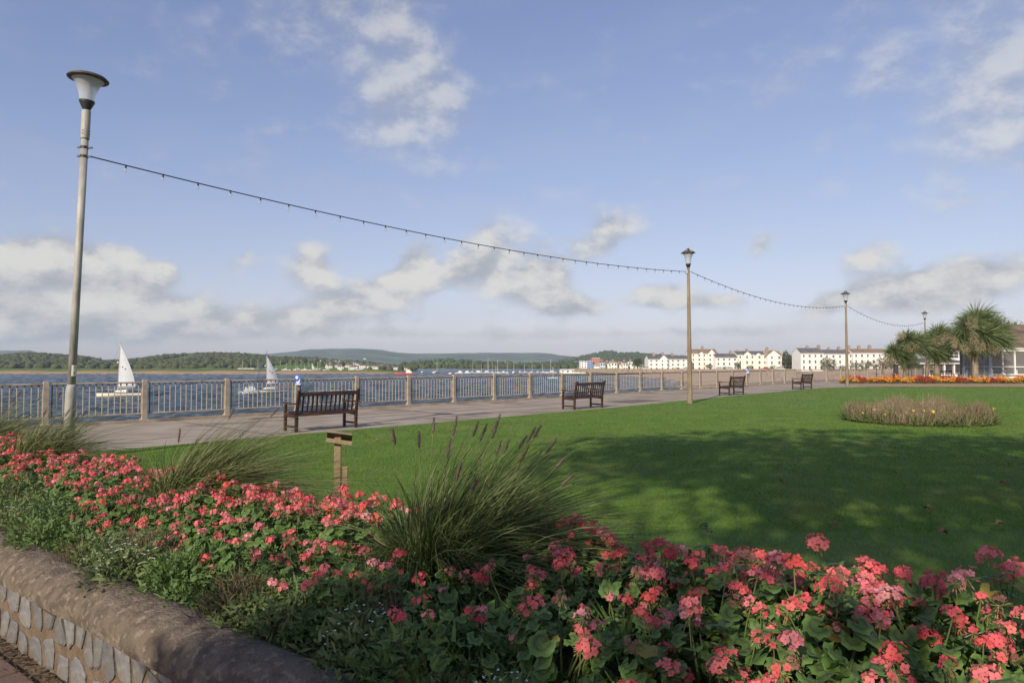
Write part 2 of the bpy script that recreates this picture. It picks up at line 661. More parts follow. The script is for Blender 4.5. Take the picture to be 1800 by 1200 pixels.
# the promenade: a slab with a sea wall down to the water
edge = [fence_out(i, .15) for i in range(-24, 34)]
poly = [(p.x, p.y) for p in edge] + [(46, 72), (220, 74), (220, -60), (-80, -60), (-80, edge[0].y)]
pm = MB()
pm.prism(list(reversed(poly)), -8, 0)
tag(pm.build('promenade', M['asphalt']), kind='structure')

# kerb upstand under the railing: one length per bay
kb = MB()
for i in range(-6, 33):
    a0, a1 = fence_out(i, .13), fence_out(i + 1, .13)
    b0, b1 = fence_out(i, -.16), fence_out(i + 1, -.16)
    d = (a1 - a0).normalized() * .004
    h = .07
    kb.add([a0 + d, a1 - d, b1 - d, b0 + d] + [p + Vector((0, 0, h)) for p in (a0 + d, a1 - d, b1 - d + (a1 - b1) * .06, b0 + d + (a0 - b0) * .06)],
           [(4, 7, 6, 5), (0, 1, 5, 4), (1, 2, 6, 5), (2, 3, 7, 6), (3, 0, 4, 7)])
tag(kb.build('promenade_kerb', M['kerb']), kind='structure')

# patches and dark strips of old tarmac, drain slots by the kerb
pp = MB()
for (i, j, w0, w1, z) in [(2.1, 3.0, -.9, -1.3, .006), (6.6, 7.2, -.6, -1.0, .006), (11.6, 12.2, -.5, -.9, .006), (1.1, 5.3, -2.1, -2.16, .005), (3, 14, -3.1, -3.15, .005), (0.2, 21, -4.6, -4.63, .005)] + [(k + .3, k + .32, -.3, -5.7, .0055) for k in (1, 4, 7, 10, 13, 17)] + [(8.2, 9.4, -3.6, -5.0, .004), (4.4, 4.9, -4.2, -4.7, .004)]:
    q = []
    for (k, off) in ((i, w0), (j, w0), (j, w1), (i, w1)):
        b = fence_point(int(k)) + (fence_point(int(k) + 1) - fence_point(int(k))) * (k - int(k))
        dd = Vector((FD.y, -FD.x, 0))
        q.append(b + dd * (-off) + Vector((0, 0, z)))
    pp.add(q, [(0, 1, 2, 3)])
M['patch'] = mat('tarmac_patch', (.13, .105, .085), (.17, .14, .115), 2, .9, .004, 60)
tag(pp.build('promenade_patches', M['patch']), kind='structure')

# lawn sheet
LAWN = [sn(s, n) for s, n in ((2.4, -13.88), (8, -13.9), (20, -13.9), (27, -14.3), (33, -14.7), (45, -15.0), (48, -14.6))]
LAWN += [Vector((26, 46.6, 0)), Vector((40, 46.0, 0)), Vector((80, 44.5, 0)), Vector((80, -10, 0)), bed(9, 3.30), bed(-13.2, 3.30)]
lawn_xy = [(p.x, p.y) for p in LAWN]


def inside(poly_, x, y):
    x = np.asarray(x)
    y = np.asarray(y)
    r = np.zeros(x.shape, bool)
    n = len(poly_)
    for i in range(n):
        x0, y0 = poly_[i]
        x1, y1 = poly_[(i + 1) % n]
        c = ((y0 > y) != (y1 > y)) & (x < (x1 - x0) * (y - y0) / (y1 - y0 + 1e-12) + x0)
        r ^= c
    return r


lm = MB()
lm.prism(list(reversed(lawn_xy)), .002, .010)
tag(lm.build('lawn', M['lawn']), kind='structure')

# sandy path and soil strip at the lawn's far side
sp = MB()
sp.add([(24.2, 47.6, .008), (26, 46.3, .008), (40, 45.8, .008), (80, 44, .008), (80, 60, .008), (30, 60, .008), (26.5, 56.2, .008)], [tuple(range(7))])
tag(sp.build('sandy_path', M['sandy_path']), kind='structure')
# pavement on the street side of the wall
pv = MB()
pv.add([bed(-14, 1.45, .004), bed(-14, -6, .004), bed(9, -6, .004), bed(9, 1.45, .004)], [(0, 1, 2, 3)])
pav = tag(pv.build('pavement', M['mortar']), kind='structure')
slab_me = MB().box((0, 0, 0), (.886, .586, .03), bev=.006).mesh('slab', M['paving'])
rz_w = math.atan2(WD.y, WD.x)
for r_ in range(5):
    for k in range(9):
        t = -8.2 + k * .9 + (.45 if r_ % 2 else 0)
        n_ = 1.02 - r_ * .6
        link('slab', slab_me, pav, loc=bed(t, n_, .010 + random.uniform(0, .004)), rot=(0, 0, rz_w))

# soil of the raised bed
tt = np.linspace(-14.3, 6, 120)
prof = [(1.42, .30), (1.55, .40), (1.8, .42), (2.2, .43), (2.6, .44), (3.05, .40), (3.28, .24), (3.42, .0)]
vv = []
for t in tt:
    for n_, z in prof:
        vv.append(bed(t, n_ + .02 * math.sin(t * 5), z + random.uniform(-.015, .015) * (z > .1)))
kk = len(prof)
ff = [(i * kk + j, (i + 1) * kk + j, (i + 1) * kk + j + 1, i * kk + j + 1) for i in range(len(tt) - 1) for j in range(kk - 1)]
so = MB().add(vv, ff)
tag(so.build('flower_bed_soil', M['soil'], smooth=True), kind='structure')

# ------------------------------------------------------------------ garden wall with stones and a rounded coping
wall = thing('garden_wall', 'low wall of grey stones in brown mortar under a rounded concrete coping', 'wall', bed(-5, 1.42))
wall.rotation_euler = (0, 0, rz_w)
# local x runs along the wall (t+5), local y away from the viewer
wb = MB()
for x0 in np.arange(-9, 9, 1.5):
    wb.box((x0 + .75, .10, .185), (1.5, .20, .40))
wb.build('wall_core', M['mortar'], wall)
cp = MB()
xs = np.linspace(-9, 9, 240)
NP = 15
for ix, x in enumerate(xs):
    for k in range(NP):
        th = math.pi * (k / (NP - 1)) * 1.10 - .05 * math.pi
        wob = .004 * math.sin(x * 3.1 + k * .3) + .002 * math.sin(x * 7.7 + .5 * k) + random.uniform(-.0022, .0022)
        yy = .115 - math.cos(th) * (.170 + wob)
        zz = .375 + math.sin(th) * (.130 + wob)
        cp.v.append((x, yy, zz))
for i in range(len(xs) - 1):
    for k in range(NP - 1):
        cp.f.append([i * NP + k, (i + 1) * NP + k, (i + 1) * NP + k + 1, i * NP + k + 1])
        cp.m.append(0)
cp.build('coping', M['coping'], wall, smooth=True)


def clip_half(poly_, a, b):
    """keep the side of poly nearer to a than b"""
    mx, my = (a[0] + b[0]) / 2, (a[1] + b[1]) / 2
    dx, dy = b[0] - a[0], b[1] - a[1]
    out = []
    for i in range(len(poly_)):
        p, q = poly_[i], poly_[(i + 1) % len(poly_)]
        sp_ = (p[0] - mx) * dx + (p[1] - my) * dy
        sq = (q[0] - mx) * dx + (q[1] - my) * dy
        if sp_ <= 0:
            out.append(p)
        if (sp_ < 0) != (sq < 0) and abs(sp_ - sq) > 1e-9:
            f = sp_ / (sp_ - sq)
            out.append((p[0] + (q[0] - p[0]) * f, p[1] + (q[1] - p[1]) * f))
    return out


rs = random.Random(5)
sites = []
for row, z in enumerate((.085, .27)):
    x = -3.2 + (.08 if row % 2 else 0)
    while x < 3.6:
        sites.append((x + rs.uniform(-.025, .025), z + rs.uniform(-.05, .035)))
        x += rs.uniform(.12, .24) if row == 0 else rs.uniform(.10, .20)
for i, s_ in enumerate(sites):
    poly_ = [(s_[0] - .3, -.01), (s_[0] + .3, -.01), (s_[0] + .3, .385), (s_[0] - .3, .385)]
    for j, q in enumerate(sites):
        if i != j and abs(q[0] - s_[0]) < .5:
            poly_ = clip_half(poly_, s_, q)
            if len(poly_) < 3:
                break
    if len(poly_) < 3:
        continue
    cx = sum(p[0] for p in poly_) / len(poly_)
    cz = sum(p[1] for p in poly_) / len(poly_)
    poly_ = [(cx + (p[0] - cx) * (1 - .014 / max(.03, math.hypot(p[0] - cx, p[1] - cz))) * .84, cz + (p[1] - cz) * (1 - .014 / max(.03, math.hypot(p[0] - cx, p[1] - cz))) * .84) for p in poly_]
    # one round of corner cutting with jitter
    cut = []
    for a_, b_ in zip(poly_, poly_[1:] + poly_[:1]):
        cut.append((a_[0] * .86 + b_[0] * .14 + rs.uniform(-.009, .009), a_[1] * .86 + b_[1] * .14 + rs.uniform(-.009, .009)))
        cut.append((a_[0] * .14 + b_[0] * .86 + rs.uniform(-.009, .009), a_[1] * .14 + b_[1] * .86 + rs.uniform(-.009, .009)))
    for _ in range(1):
        cut = [(a_[0] * w0 + b_[0] * (1 - w0), a_[1] * w0 + b_[1] * (1 - w0)) for a_, b_ in zip(cut, cut[1:] + cut[:1]) for w0 in (.75, .25)]
    n = len(cut)
    if n < 5:
        continue
    pr = rs.uniform(.006, .015)
    tx, tz = rs.uniform(-.08, .08), rs.uniform(-.08, .08)
    sm = MB()
    back = [(p[0] - cx, .01, p[1] - cz) for p in cut]
    mid = [(p[0] - cx, -pr * .6 + rs.uniform(-.002, .002), p[1] - cz) for p in cut]
    fr_ = [((p[0] - cx) * .86, -pr + (p[0] - cx) * tx + (p[1] - cz) * tz + rs.uniform(-.002, .002), (p[1] - cz) * .86) for p in cut]
    fs = [(a_, (a_ + 1) % n, n + (a_ + 1) % n, n + a_) for a_ in range(n)] + [(n + a_, n + (a_ + 1) % n, 2 * n + (a_ + 1) % n, 2 * n + a_) for a_ in range(n)]
    cpt = [(0, -pr - rs.uniform(0, .004), 0)]
    fs += [(2 * n + a_, 2 * n + (a_ + 1) % n, 3 * n) for a_ in range(n)]
    sm.add(back + mid + fr_ + cpt, fs)
    sm.build('stone', M['stone'], wall, loc=(cx, 0, cz))

# dirt and dead leaves in the angle between wall and pavement
N_ = 1500
ti = RNG.uniform(-8, 1, N_)
ni = 1.385 - np.abs(RNG.normal(0, .045, N_))
pos = np.array([bed(t, n_, .03) for t, n_ in zip(ti, ni)])
ang = RNG.uniform(0, 6.28, N_)
sz = RNG.uniform(.006, .020, N_)
d1 = np.stack([np.cos(ang), np.sin(ang), RNG.uniform(-.4, .4, N_)], 1) * sz[:, None]
d2 = np.stack([-np.sin(ang), np.cos(ang), RNG.uniform(-.4, .4, N_)], 1) * sz[:, None] * .6
V = np.stack([pos - d1, pos + d2, pos + d1, pos - d2], 1)
me = mesh_np('dirt', V, np.arange(N_ * 4).reshape(-1, 4))
me.materials.append(M['litter'])
tag(link('pavement_dirt', me), 'dark dirt and crumbled leaves along the foot of the stone wall', 'dirt', kind='stuff')


# ================================================================== blades, leaves
def strips(base, d0, L_, W_, droop, segs=4, rng=RNG, side=None):
    """curved tapering ribbons; all arguments are arrays of N rows"""
    n = len(base)
    if side is None:
        rv = rng.normal(size=(n, 3))
        side = np.cross(d0, rv)
    side = side / (np.linalg.norm(side, axis=1, keepdims=True) + 1e-9)
    u = np.linspace(0, 1, segs + 1)
    P = base[:, None, :] + d0[:, None, :] * (L_[:, None, None] * u[None, :, None]) + droop[:, None, :] * (L_[:, None, None] * (u ** 2)[None, :, None])
    wd = W_[:, None] * np.clip(1.15 * (1 - u[None, :]) ** .6, .04, 1)
    A = P - side[:, None, :] * wd[:, :, None] / 2
    B = P + side[:, None, :] * wd[:, :, None] / 2
    V_ = np.stack([A, B], 2).reshape(n, (segs + 1) * 2, 3)
    f = np.array([[2 * k, 2 * k + 1, 2 * k + 3, 2 * k + 2] for k in range(segs)])
    F_ = (f[None] + (np.arange(n) * (segs + 1) * 2)[:, None, None]).reshape(-1, 4)
    return V_.reshape(-1, 3), F_


def cat(parts):
    Vs, Fs, o = [], [], 0
    for v, f in parts:
        Vs.append(v)
        Fs.append(f + o)
        o += len(v)
    return np.concatenate(Vs), np.concatenate(Fs)


def np_obj(name, V_, F_, material, parent=None, smooth=False, loc=None):
    me_ = mesh_np(name, V_, F_)
    me_.materials.append(material)
    if smooth:
        me_.polygons.foreach_set('use_smooth', np.ones(len(me_.polygons), bool))
    return link(name, me_, parent, loc)


# lawn blades: one triangle each, thinning out with distance
rings = [(3.0, 6.5, 5600, .028, .0042), (6.5, 10, 2800, .029, .006), (10, 15, 1200, .030, .009), (15, 24, 440, .032, .015), (24, 47, 90, .036, .03)]
VV, FF, off = [], [], 0
ROUND_C = gp(1612, 733)
for y0, y1, den, h, wd in rings:
    x0, x1 = -10, 1.05 * y1 + 1.6
    cnt = int((x1 - x0) * (y1 - y0) * den)
    x = RNG.uniform(x0, x1, cnt)
    y = RNG.uniform(y0, y1, cnt)
    ok = (x < 1.05 * y + 1.5) & (x > -.95 * y - .6) & inside(lawn_xy, x, y) & inside(lawn_xy, x - .737 * .10, y + .676 * .10)
    ok &= RNG.uniform(0, 1, cnt) < np.clip((y0 / y) ** 1.2 * 1.1, .25, 1)
    x, y = x[ok], y[ok]
    n = len(x)
    a = RNG.uniform(0, 6.283, n)
    hh = h * RNG.uniform(.55, 1.25, n)
    lean = RNG.normal(0, .45, (n, 2)) * hh[:, None]
    b0 = np.stack([x - np.cos(a) * wd / 2, y - np.sin(a) * wd / 2, np.full(n, .009)], 1)
    b1 = np.stack([x + np.cos(a) * wd / 2, y + np.sin(a) * wd / 2, np.full(n, .009)], 1)
    tp = np.stack([x + lean[:, 0], y + lean[:, 1], 0.009 + hh], 1)
    VV.append(np.stack([b0, b1, tp], 1).reshape(-1, 3))
    FF.append(np.arange(n * 3).reshape(-1, 3) + off)
    off += n * 3
g = np_obj('lawn_grass', np.concatenate(VV), np.concatenate(FF), M['blade'])
tag(g, 'short mown green grass of the seaside lawn', 'grass', kind='stuff')

# ================================================================== railing along the sea wall
fence = thing('sea_railing', 'long tan railing with concrete posts along the edge of the promenade', 'railing', fence_point(1))
FB = fence_point(1)
post_me = MB()
post_me.box((0, 0, .045), (.20, .20, .09), bev=.01)
post_me.add([(x * s, y * s, z) for z, s in ((.09, .066), (1.10, .058), (1.15, .040)) for x, y in ((-1, -1), (1, -1), (1, 1), (-1, 1))],
            [(i, (i + 1) % 4, 4 + (i + 1) % 4, 4 + i) for i in range(4)] + [(4 + i, 4 + (i + 1) % 4, 8 + (i + 1) % 4, 8 + i) for i in range(4)] + [(8, 9, 10, 11)])
post_me = post_me.mesh('post', M['concrete'])
bal_me = MB().cyl((0, 0, 0), (0, 0, .82), .0115, n=6).mesh('baluster', M['rail'])
collar = MB().cyl((0, 0, 0), (0, 0, .82), .0115, n=6).cyl((0, 0, .765), (0, 0, .82), .019, n=6, mi=1).mesh('baluster', [M['rail'], M['dark_bar']])
dark_me = MB().cyl((0, 0, 0), (0, 0, .84), .014, n=6).mesh('iron_bar', M['dark_bar'])
rest = MB()
nbal = 0
LOW_POST = (3, 18)
for i in range(-3, 34):
    p0, p1 = fence_point(i), fence_point(i + 1)
    d = (p1 - p0)
    ang = math.atan2(d.y, d.x)
    po = link('post', post_me, fence, loc=p0 - FB, rot=(0, 0, ang))
    if i in LOW_POST:
        po.scale = (1, 1, .80)
    if i == 33:
        break
    u = d.normalized()
    q0, q1 = p0 + u * .07 - FB, p1 - u * .07 - FB
    MB().bar(q0 + Vector((0, 0, 1.075)), q1 + Vector((0, 0, 1.075)), .05, .045, bev=.012).build('top_rail', M['rail'], fence)
    MB().bar(q0 + Vector((0, 0, .235)), q1 + Vector((0, 0, .235)), .045, .04, bev=.01).build('bottom_rail', M['rail'], fence)
    link('iron_bar', dark_me, fence, loc=p0 + u * .14 - FB + Vector((0, 0, .235)))
    for k in range(1, 15):
        loc = p0 + d * ((k + .6) / 15.6) - FB + Vector((0, 0, .24))
        if i >= -2 and nbal < 300:
            link('baluster', collar, fence, loc=loc)
            nbal += 1
        else:
            rest.cyl(loc, loc + Vector((0, 0, .82)), .0115, n=5)
tag(rest.build('far_balusters', M['rail'], fence), kind='stuff')


def railing_sign(i, label):
    p = fence_point(i)
    t = thing('notice_sign', label, 'sign', p + Vector((FD.y, -FD.x, 0)) * .085 + Vector((0, 0, .90)), math.atan2(-FD.x * 0 + -.35, 1.0))
    # local x to the right, local -y faces the viewer
    MB().box((0, 0, .16), (.20, .008, .33), bev=.002).build('board', M['sign_blue'], t)
    MB().box((0, -.0062, .03), (.196, .003, .056)).build('lower_band', M['sign_grey'], t)
    c = MB()
    c.cyl((-.042, -.005, .242), (-.042, -.0085, .242), .052, n=20)
    cc = c.build('emblem_disc', M['sign_white'], t)
    ln = MB()
    for k in range(3):
        ln.box((-.042, -.0095, .262 - k * .02), (.06 - .01 * abs(k - 1), .001, .006))
    ln.build('lettering_line', M['sign_blue'], cc)
    sw = MB()
    pts = []
    for k in range(9):
        a = -2.2 + k * .27
        pts.append((-.01 + .085 * math.cos(a), .20 + .115 * math.sin(a), .006 + .020 * math.sin(math.pi * min(1, k / 8 + .1))))
    for (x0, z0, w0), (x1, z1, w1) in zip(pts, pts[1:]):
        nx, nz = -(z1 - z0), (x1 - x0)
        l = math.hypot(nx, nz)
        nx, nz = nx / l, nz / l
        sw.add([(x0 - nx * w0, -.0068, z0 - nz * w0), (x1 - nx * w1, -.0068, z1 - nz * w1), (x1 + nx * w1, -.0068, z1 + nz * w1), (x0 + nx * w0, -.0068, z0 + nz * w0)], [(0, 1, 2, 3)])
    sw.build('swoosh', M['sign_white'], t)
    MB().box((0, .03, -.03), (.15, .06, .05), bev=.006).build('bracket', M['black'], t)
    return t


railing_sign(3, 'blue and white notice on a railing post behind the nearest bench')
railing_sign(18, 'small blue notice on a railing post behind the third bench')


# ================================================================== benches
def make_bench():
    t = thing('park_bench', 'bench', 'bench')
    # local x along the bench, local +y the way a sitter faces; back legs at y=0
    LW = 1.70
    wd = M['bench']
    for sx in (-1, 1):
        x = sx * (LW / 2 - .035)
        b = MB()
        b.bar((x, 0, 0), (x, -.01, .44), .06, .07, up=(1, 0, 0), bev=.006)
        b.bar((x, -.01, .43), (x, -.11, .97), .06, .07, up=(1, 0, 0), bev=.008)
        b.build('back_leg', wd, t)
        MB().bar((x, .50, 0), (x, .50, .62), .06, .065, up=(1, 0, 0), bev=.006).build('front_leg', wd, t)
        ar = MB()
        ar.bar((x, -.045, .655), (x, .30, .645), .07, .035, up=(0, 0, 1), bev=.006)
        ar.bar((x, .30, .645), (x, .56, .665), .085, .045, up=(0, 0, 1), bev=.012)
        ar.build('armrest', wd, t)
        MB().bar((x, .03, .36), (x, .47, .38), .045, .085, bev=.005).build('side_rail', wd, t)
        MB().bar((x, .03, .12), (x, .47, .12), .035, .05, bev=.005).build('stretcher', wd, t)
    MB().bar((-LW / 2 + .07, -.085, .875), (LW / 2 - .07, -.085, .875), .04, .095, up=(0, .17, 1), bev=.008).build('top_rail', wd, t)
    MB().bar((-LW / 2 + .07, -.008, .405), (LW / 2 - .07, -.008, .405), .045, .085, up=(0, .12, 1), bev=.006).build('lower_rail', wd, t)
    MB().bar((-LW / 2 + .07, .50, .375), (LW / 2 - .07, .50, .375), .04, .085, bev=.006).build('front_rail', wd, t)
    sl = MB().bar((0, -.014, .44), (0, -.082, .835), .045, .018, up=(0, 1, .17), bev=.003).mesh('back_slat', wd)
    for k in range(12):
        link('back_slat', sl, t, loc=((k - 5.5) * .1235, 0, 0))
    ss = MB().bar((-LW / 2 + .03, 0, 0), (LW / 2 - .03, 0, 0), .072, .02, bev=.004).mesh('seat_slat', wd)
    for k in range(6):
        link('seat_slat', ss, t, loc=(0, .06 + k * .086, .432 + .004 * k - .012 * (k in (2, 3))))
    return t


bench = make_bench()
SITE = [((516, 759.6), (629.8, 750.9), 'dark wooden slatted bench nearest to the viewer, its back to the lawn'),
        ((1008, 720), (1060, 716), 'dark wooden bench before the railing, second nearest of the four benches'),
        ((1280, 695), (1308, 693), 'dark wooden bench just beyond the tall tan lamp post, third of four'),
        ((1407, 684.5), (1427, 683.2), 'dark wooden bench farthest along the promenade, near the lawn corner')]
for k, (pl, pr, lab) in enumerate(SITE):
    o = bench if k == 0 else copy_tree(bench)
    a, b = gp(*pl), gp(*pr)
    mid = (a + b) / 2
    dirv = Vector((.676, .737, 0)) if k < 3 else Vector((.70, .714, 0))
    o.location = mid
    o.rotation_euler = (0, 0, math.atan2(dirv.y, dirv.x))
    tag(o, lab, 'bench', 'benches facing the water')


# ================================================================== lamps
def clamp_bolts(mb, z, r):
    mb.cyl((0, 0, z - .02), (0, 0, z + .02), r + .006, n=16)
    mb.box((r + .04, 0, z), (.07, .03, .025))
    mb.box((-r - .03, 0, z), (.05, .03, .025))


L1 = Vector((at(122, 640, 11.3).x, 11.3, 0))
lamp1 = thing('street_lamp', 'tall grey steel lamp post with a flared lantern, numbered 12, leaning slightly', 'lamp', L1)
lamp1.rotation_euler = (0, R(1.95), 0)
MB().lathe([(.083, 0), (.083, 1.13), (.075, 1.2), (.062, 1.25)], 20).build('base_section', M['galv'], lamp1, smooth=True)
MB().lathe([(.061, 1.245), (.058, 3.2), (.055, 5.36)], 18).build('shaft', M['galv'], lamp1, smooth=True)
MB().lathe([(.066, 5.34), (.068, 5.36), (.068, 5.82), (.055, 5.83)], 18).build('sleeve', M['galv'], lamp1, smooth=True)
for z in (5.20, 5.05):
    cl = MB()
    clamp_bolts(cl, z, .057)
    cl.build('cable_clamp', M['black'], lamp1)
cl = MB()
for z in (5.42, 5.47):
    cl.cyl((-.085, 0, z), (.085, 0, z), .006, n=5)
    cl.cyl((0, -.085, z), (0, .085, z), .006, n=5)
cl.build('set_screw', M['black'], lamp1)
MB().lathe([(.05, 5.82), (.058, 5.84), (.115, 5.96), (.118, 5.985)], 20).build('lantern_collar', M['black'], lamp1, smooth=True)
MB().lathe([(.108, 5.98), (.118, 6.06), (.14, 6.16), (.18, 6.26), (.245, 6.345)], 28, close=False).build('lantern_glass', M['frost'], lamp1, smooth=True)
MB().cyl((0, 0, 5.98), (.01, 0, 6.36), .012, n=6).build('lamp_tube', M['white'], lamp1)
lc = MB().lathe([(.24, 6.335), (.305, 6.345), (.31, 6.36), (.26, 6.40), (.15, 6.44), (.05, 6.455)], 28).build('lantern_cap', M['cap'], lamp1, smooth=True)
MB().lathe([(.265, 6.401), (.15, 6.443), (.05, 6.458), (.01, 6.46)], 24).build('bird_droppings', M['droppings'], lc, smooth=True)
# cream number sticker wrapped on the side towards the viewer
st = MB()
zs0, zs1, rr = 1.39, 1.57, .0635
a_mid = math.atan2(-L1.y, -L1.x) + .42
for k in range(8):
    a0, a1 = a_mid - .62 + k * .155, a_mid - .62 + (k + 1) * .155
    st.add([(rr * math.cos(a0), rr * math.sin(a0), zs0), (rr * math.cos(a1), rr * math.sin(a1), zs0), (rr * math.cos(a1), rr * math.sin(a1), zs1), (rr * math.cos(a0), rr * math.sin(a0), zs1)], [(0, 1, 2, 3)])
stk = st.build('number_sticker', M['sticker'], lamp1)


def text_mesh(txt, size, material):
    cu = bpy.data.curves.new('txt', 'FONT')
    cu.body = txt
    cu.size = size
    cu.align_x = 'CENTER'
    cu.align_y = 'CENTER'
    cu.extrude = .0006
    ob = bpy.data.objects.new('txt', cu)
    COL.objects.link(ob)
    dg = bpy.context.evaluated_depsgraph_get()
    me_ = bpy.data.meshes.new_from_object(ob.evaluated_get(dg))
    bpy.data.objects.remove(ob)
    me_.materials.append(material)
    return me_


for ch, z in (('1', 1.53), ('2', 1.44)):
    aa = a_mid
    nrm = Vector((math.cos(aa), math.sin(aa), 0))
    rotm = Matrix((Vector((-nrm.y, nrm.x, 0)), Vector((0, 0, 1)), nrm)).transposed()
    link('number', text_mesh(ch, .062, M['ink']), stk, loc=nrm * (rr + .0012) + Vector((0, 0, z)), rot=rotm.to_euler())


def make_lamp2():
    t = thing('street_lamp', 'lamp', 'lamp')
    MB().lathe([(.105, 0), (.10, .6), (.052, 5.42)], 8).build('column', M['column'], t)
    MB().lathe([(.055, 5.40), (.075, 5.44), (.10, 5.53), (.105, 5.55)], 16).build('lantern_collar', M['black'], t, smooth=True)
    MB().lathe([(.098, 5.55), (.112, 5.70), (.145, 5.83), (.205, 5.975)], 16, close=False).build('lantern_glass', M['frost'], t, smooth=True)
    MB().cyl((0, 0, 5.55), (0, 0, 5.95), .018, n=6).build('lamp_tube', M['white'], t)
    cp_ = MB().lathe([(.20, 5.965), (.285, 5.975), (.288, 5.995), (.12, 6.10), (.06, 6.13), (.05, 6.17)], 8).build('lantern_cap', M['cap'], t)
    rb = MB()
    for k in range(8):
        a = 2 * math.pi * k / 8
        rb.cyl((.283 * math.cos(a), .283 * math.sin(a), 6.0), (.10 * math.cos(a), .10 * math.sin(a), 6.115), .010, n=5)
    rb.build('cap_rib', M['droppings'], cp_)
    MB().box((-.09, 0, 5.22), (.09, .10, .14), bev=.01).build('junction_box', M['sign_grey'], t)
    return t


lamp2 = make_lamp2()
L2 = gp(1213, 709)
L3 = Vector((.4905 * 45.2, 45.2, 0))
L4 = Vector((.606 * 65, 65, 0))
LABS = ['tan concrete lamp post standing at the lawn edge between two benches', 'tan lamp post at the far corner of the lawn beside the orange flowers',
        'lamp post rising behind the palms, only its lantern and upper column showing']
for k, (p, lab, sc) in enumerate(((L2, LABS[0], 1.0), (L3, LABS[1], 1.035), (L4, LABS[2], 1.06))):
    o = lamp2 if k == 0 else copy_tree(lamp2)
    o.location = p
    o.scale = (sc,) * 3
    o.rotation_euler = (0, R(-.3), .3)
    tag(o, lab, 'lamp', 'lamps along the promenade')

# festoon lights strung from lamp to lamp
bulb_me = MB()
bulb_me.lathe([(.004, -.13), (.022, -.12), (.030, -.095), (.024, -.06), (.016, -.045)], 8, mi=1)
bulb_me.cyl((0, 0, -.05), (0, 0, .012), .016, .014, n=6, mi=0)
bulb_me = bulb_me.mesh('bulb', [M['cable'], M['bulb']], smooth=True)
tilt = math.tan(R(1.95))
SPANS = [(L1 + Vector((tilt * 5.05 + .09, 0, 5.05)), L2 + Vector((-.06, 0, 5.24)), .36, 34, 'string of clear bulbs from the leaning steel lamp to the next lamp'),
         (L2 + Vector((.06, 0, 5.24)), L3 + Vector((-.06, 0, 5.40)), .60, 33, 'sagging string of bulbs between the two tan lamp posts'),
         (L3 + Vector((.06, 0, 5.40)), L4 + Vector((-.06, 0, 5.5)), .75, 30, 'string of bulbs running from the corner lamp towards the palms')]
for a, b, sag, nb, lab in SPANS:
    t = thing('festoon_lights', lab, 'string lights', a, group='festoon strings')

    def cpt(u):
        return (b - a) * u + Vector((0, 0, -4 * sag * u * (1 - u)))
    MB().tube([cpt(k / 60) for k in range(61)], .011, n=5).build('cable', M['cable'], t)
    for k in range(1, nb):
        link('bulb', bulb_me, t, loc=cpt((k - .1) / nb), rot=(random.uniform(-.15, .15), random.uniform(-.15, .15), 0))

# ------------------------------------------------------------------ wooden lectern on the lawn edge
lp = gp(594, 1000, 0)
Yl = 6.05
lp = Vector((at(594, 760, Yl).x, Yl, 0.04))
M['timber'] = mat('oak_dull', (.31, .225, .125), (.25, .175, .095), 6, .8, .003, 30, stretch=(4, 4, .8))
lec = thing('wooden_lectern', 'pale wooden post with a sloping lectern top behind the geraniums', 'lectern', lp, .20)
lec.scale = (.94, .94, .925)
MB().box((0, 0, .49), (.064, .064, .98), bev=.006).build('post', M['timber'], lec)
tilt_m = Euler((R(-24), R(9), 0)).to_matrix()
tp = MB().box((.015, .03, .99), (.235, .19, .022), tilt_m, bev=.003).build('reading_board', M['timber_dark'], lec)
MB().bar((-.10, -.075, .965), (.135, -.075, .925), .02, .04, bev=.003).build('lip', M['timber'], tp)
MB().box((.066, .0, .58), (.055, .03, .24), bev=.004).build('side_block', M['timber'], lec)

# ================================================================== geraniums
leaf_m = bpy.data.materials.new('geranium_leaf')
leaf_m.use_nodes = True
N, L = leaf_m.node_tree.nodes, leaf_m.node_tree.links
bs = N['Principled BSDF']
bs.inputs['Roughness'].default_value = .55
bs.inputs['Specular IOR Level'].default_value = .35
at_ = N.new('ShaderNodeAttribute')
at_.attribute_name = 'rad'
cr = N.new('ShaderNodeValToRGB')
els = cr.color_ramp.elements
els[0].position, els[0].color = 0.0, (.130, .215, .050, 1)
els[1].position, els[1].color = 1.0, (.140, .245, .058, 1)
for p_, c_ in ((.38, (.100, .165, .040, 1)), (.55, (.075, .098, .032, 1)), (.70, (.110, .200, .046, 1))):
    e = els.new(p_)
    e.color = c_
L.new(at_.outputs['Fac'], cr.inputs[0])
geo = N.new('ShaderNodeTexCoord')
nz = N.new('ShaderNodeTexNoise')
nz.inputs['Scale'].default_value = 9
L.new(geo.outputs['Object'], nz.inputs['Vector'])
hs = N.new('ShaderNodeHueSaturation')
mr = N.new('ShaderNodeMapRange')
mr.inputs['To Min'].default_value = .62
mr.inputs['To Max'].default_value = 1.4
L.new(nz.outputs[0], mr.inputs['Value'])
L.new(mr.outputs[0], hs.inputs['Value'])
L.new(cr.outputs[0], hs.inputs['Color'])
oi_ = N.new('ShaderNodeObjectInfo')
yl = N.new('ShaderNodeMapRange')
yl.inputs['From Min'].default_value = .955
yl.inputs['From Max'].default_value = .965
L.new(oi_.outputs['Random'], yl.inputs['Value'])
ym = N.new('ShaderNodeMix')
ym.data_type = 'RGBA'
ym.inputs['B'].default_value = (.30, .24, .05, 1)
L.new(yl.outputs[0], ym.inputs['Factor'])
L.new(hs.outputs[0], ym.inputs['A'])
L.new(ym.outputs['Result'], bs.inputs['Base Color'])
tr = N.new('ShaderNodeBsdfTranslucent')
L.new(hs.outputs[0], tr.inputs['Color'])
ms = N.new('ShaderNodeMixShader')
ms.inputs[0].default_value = .25
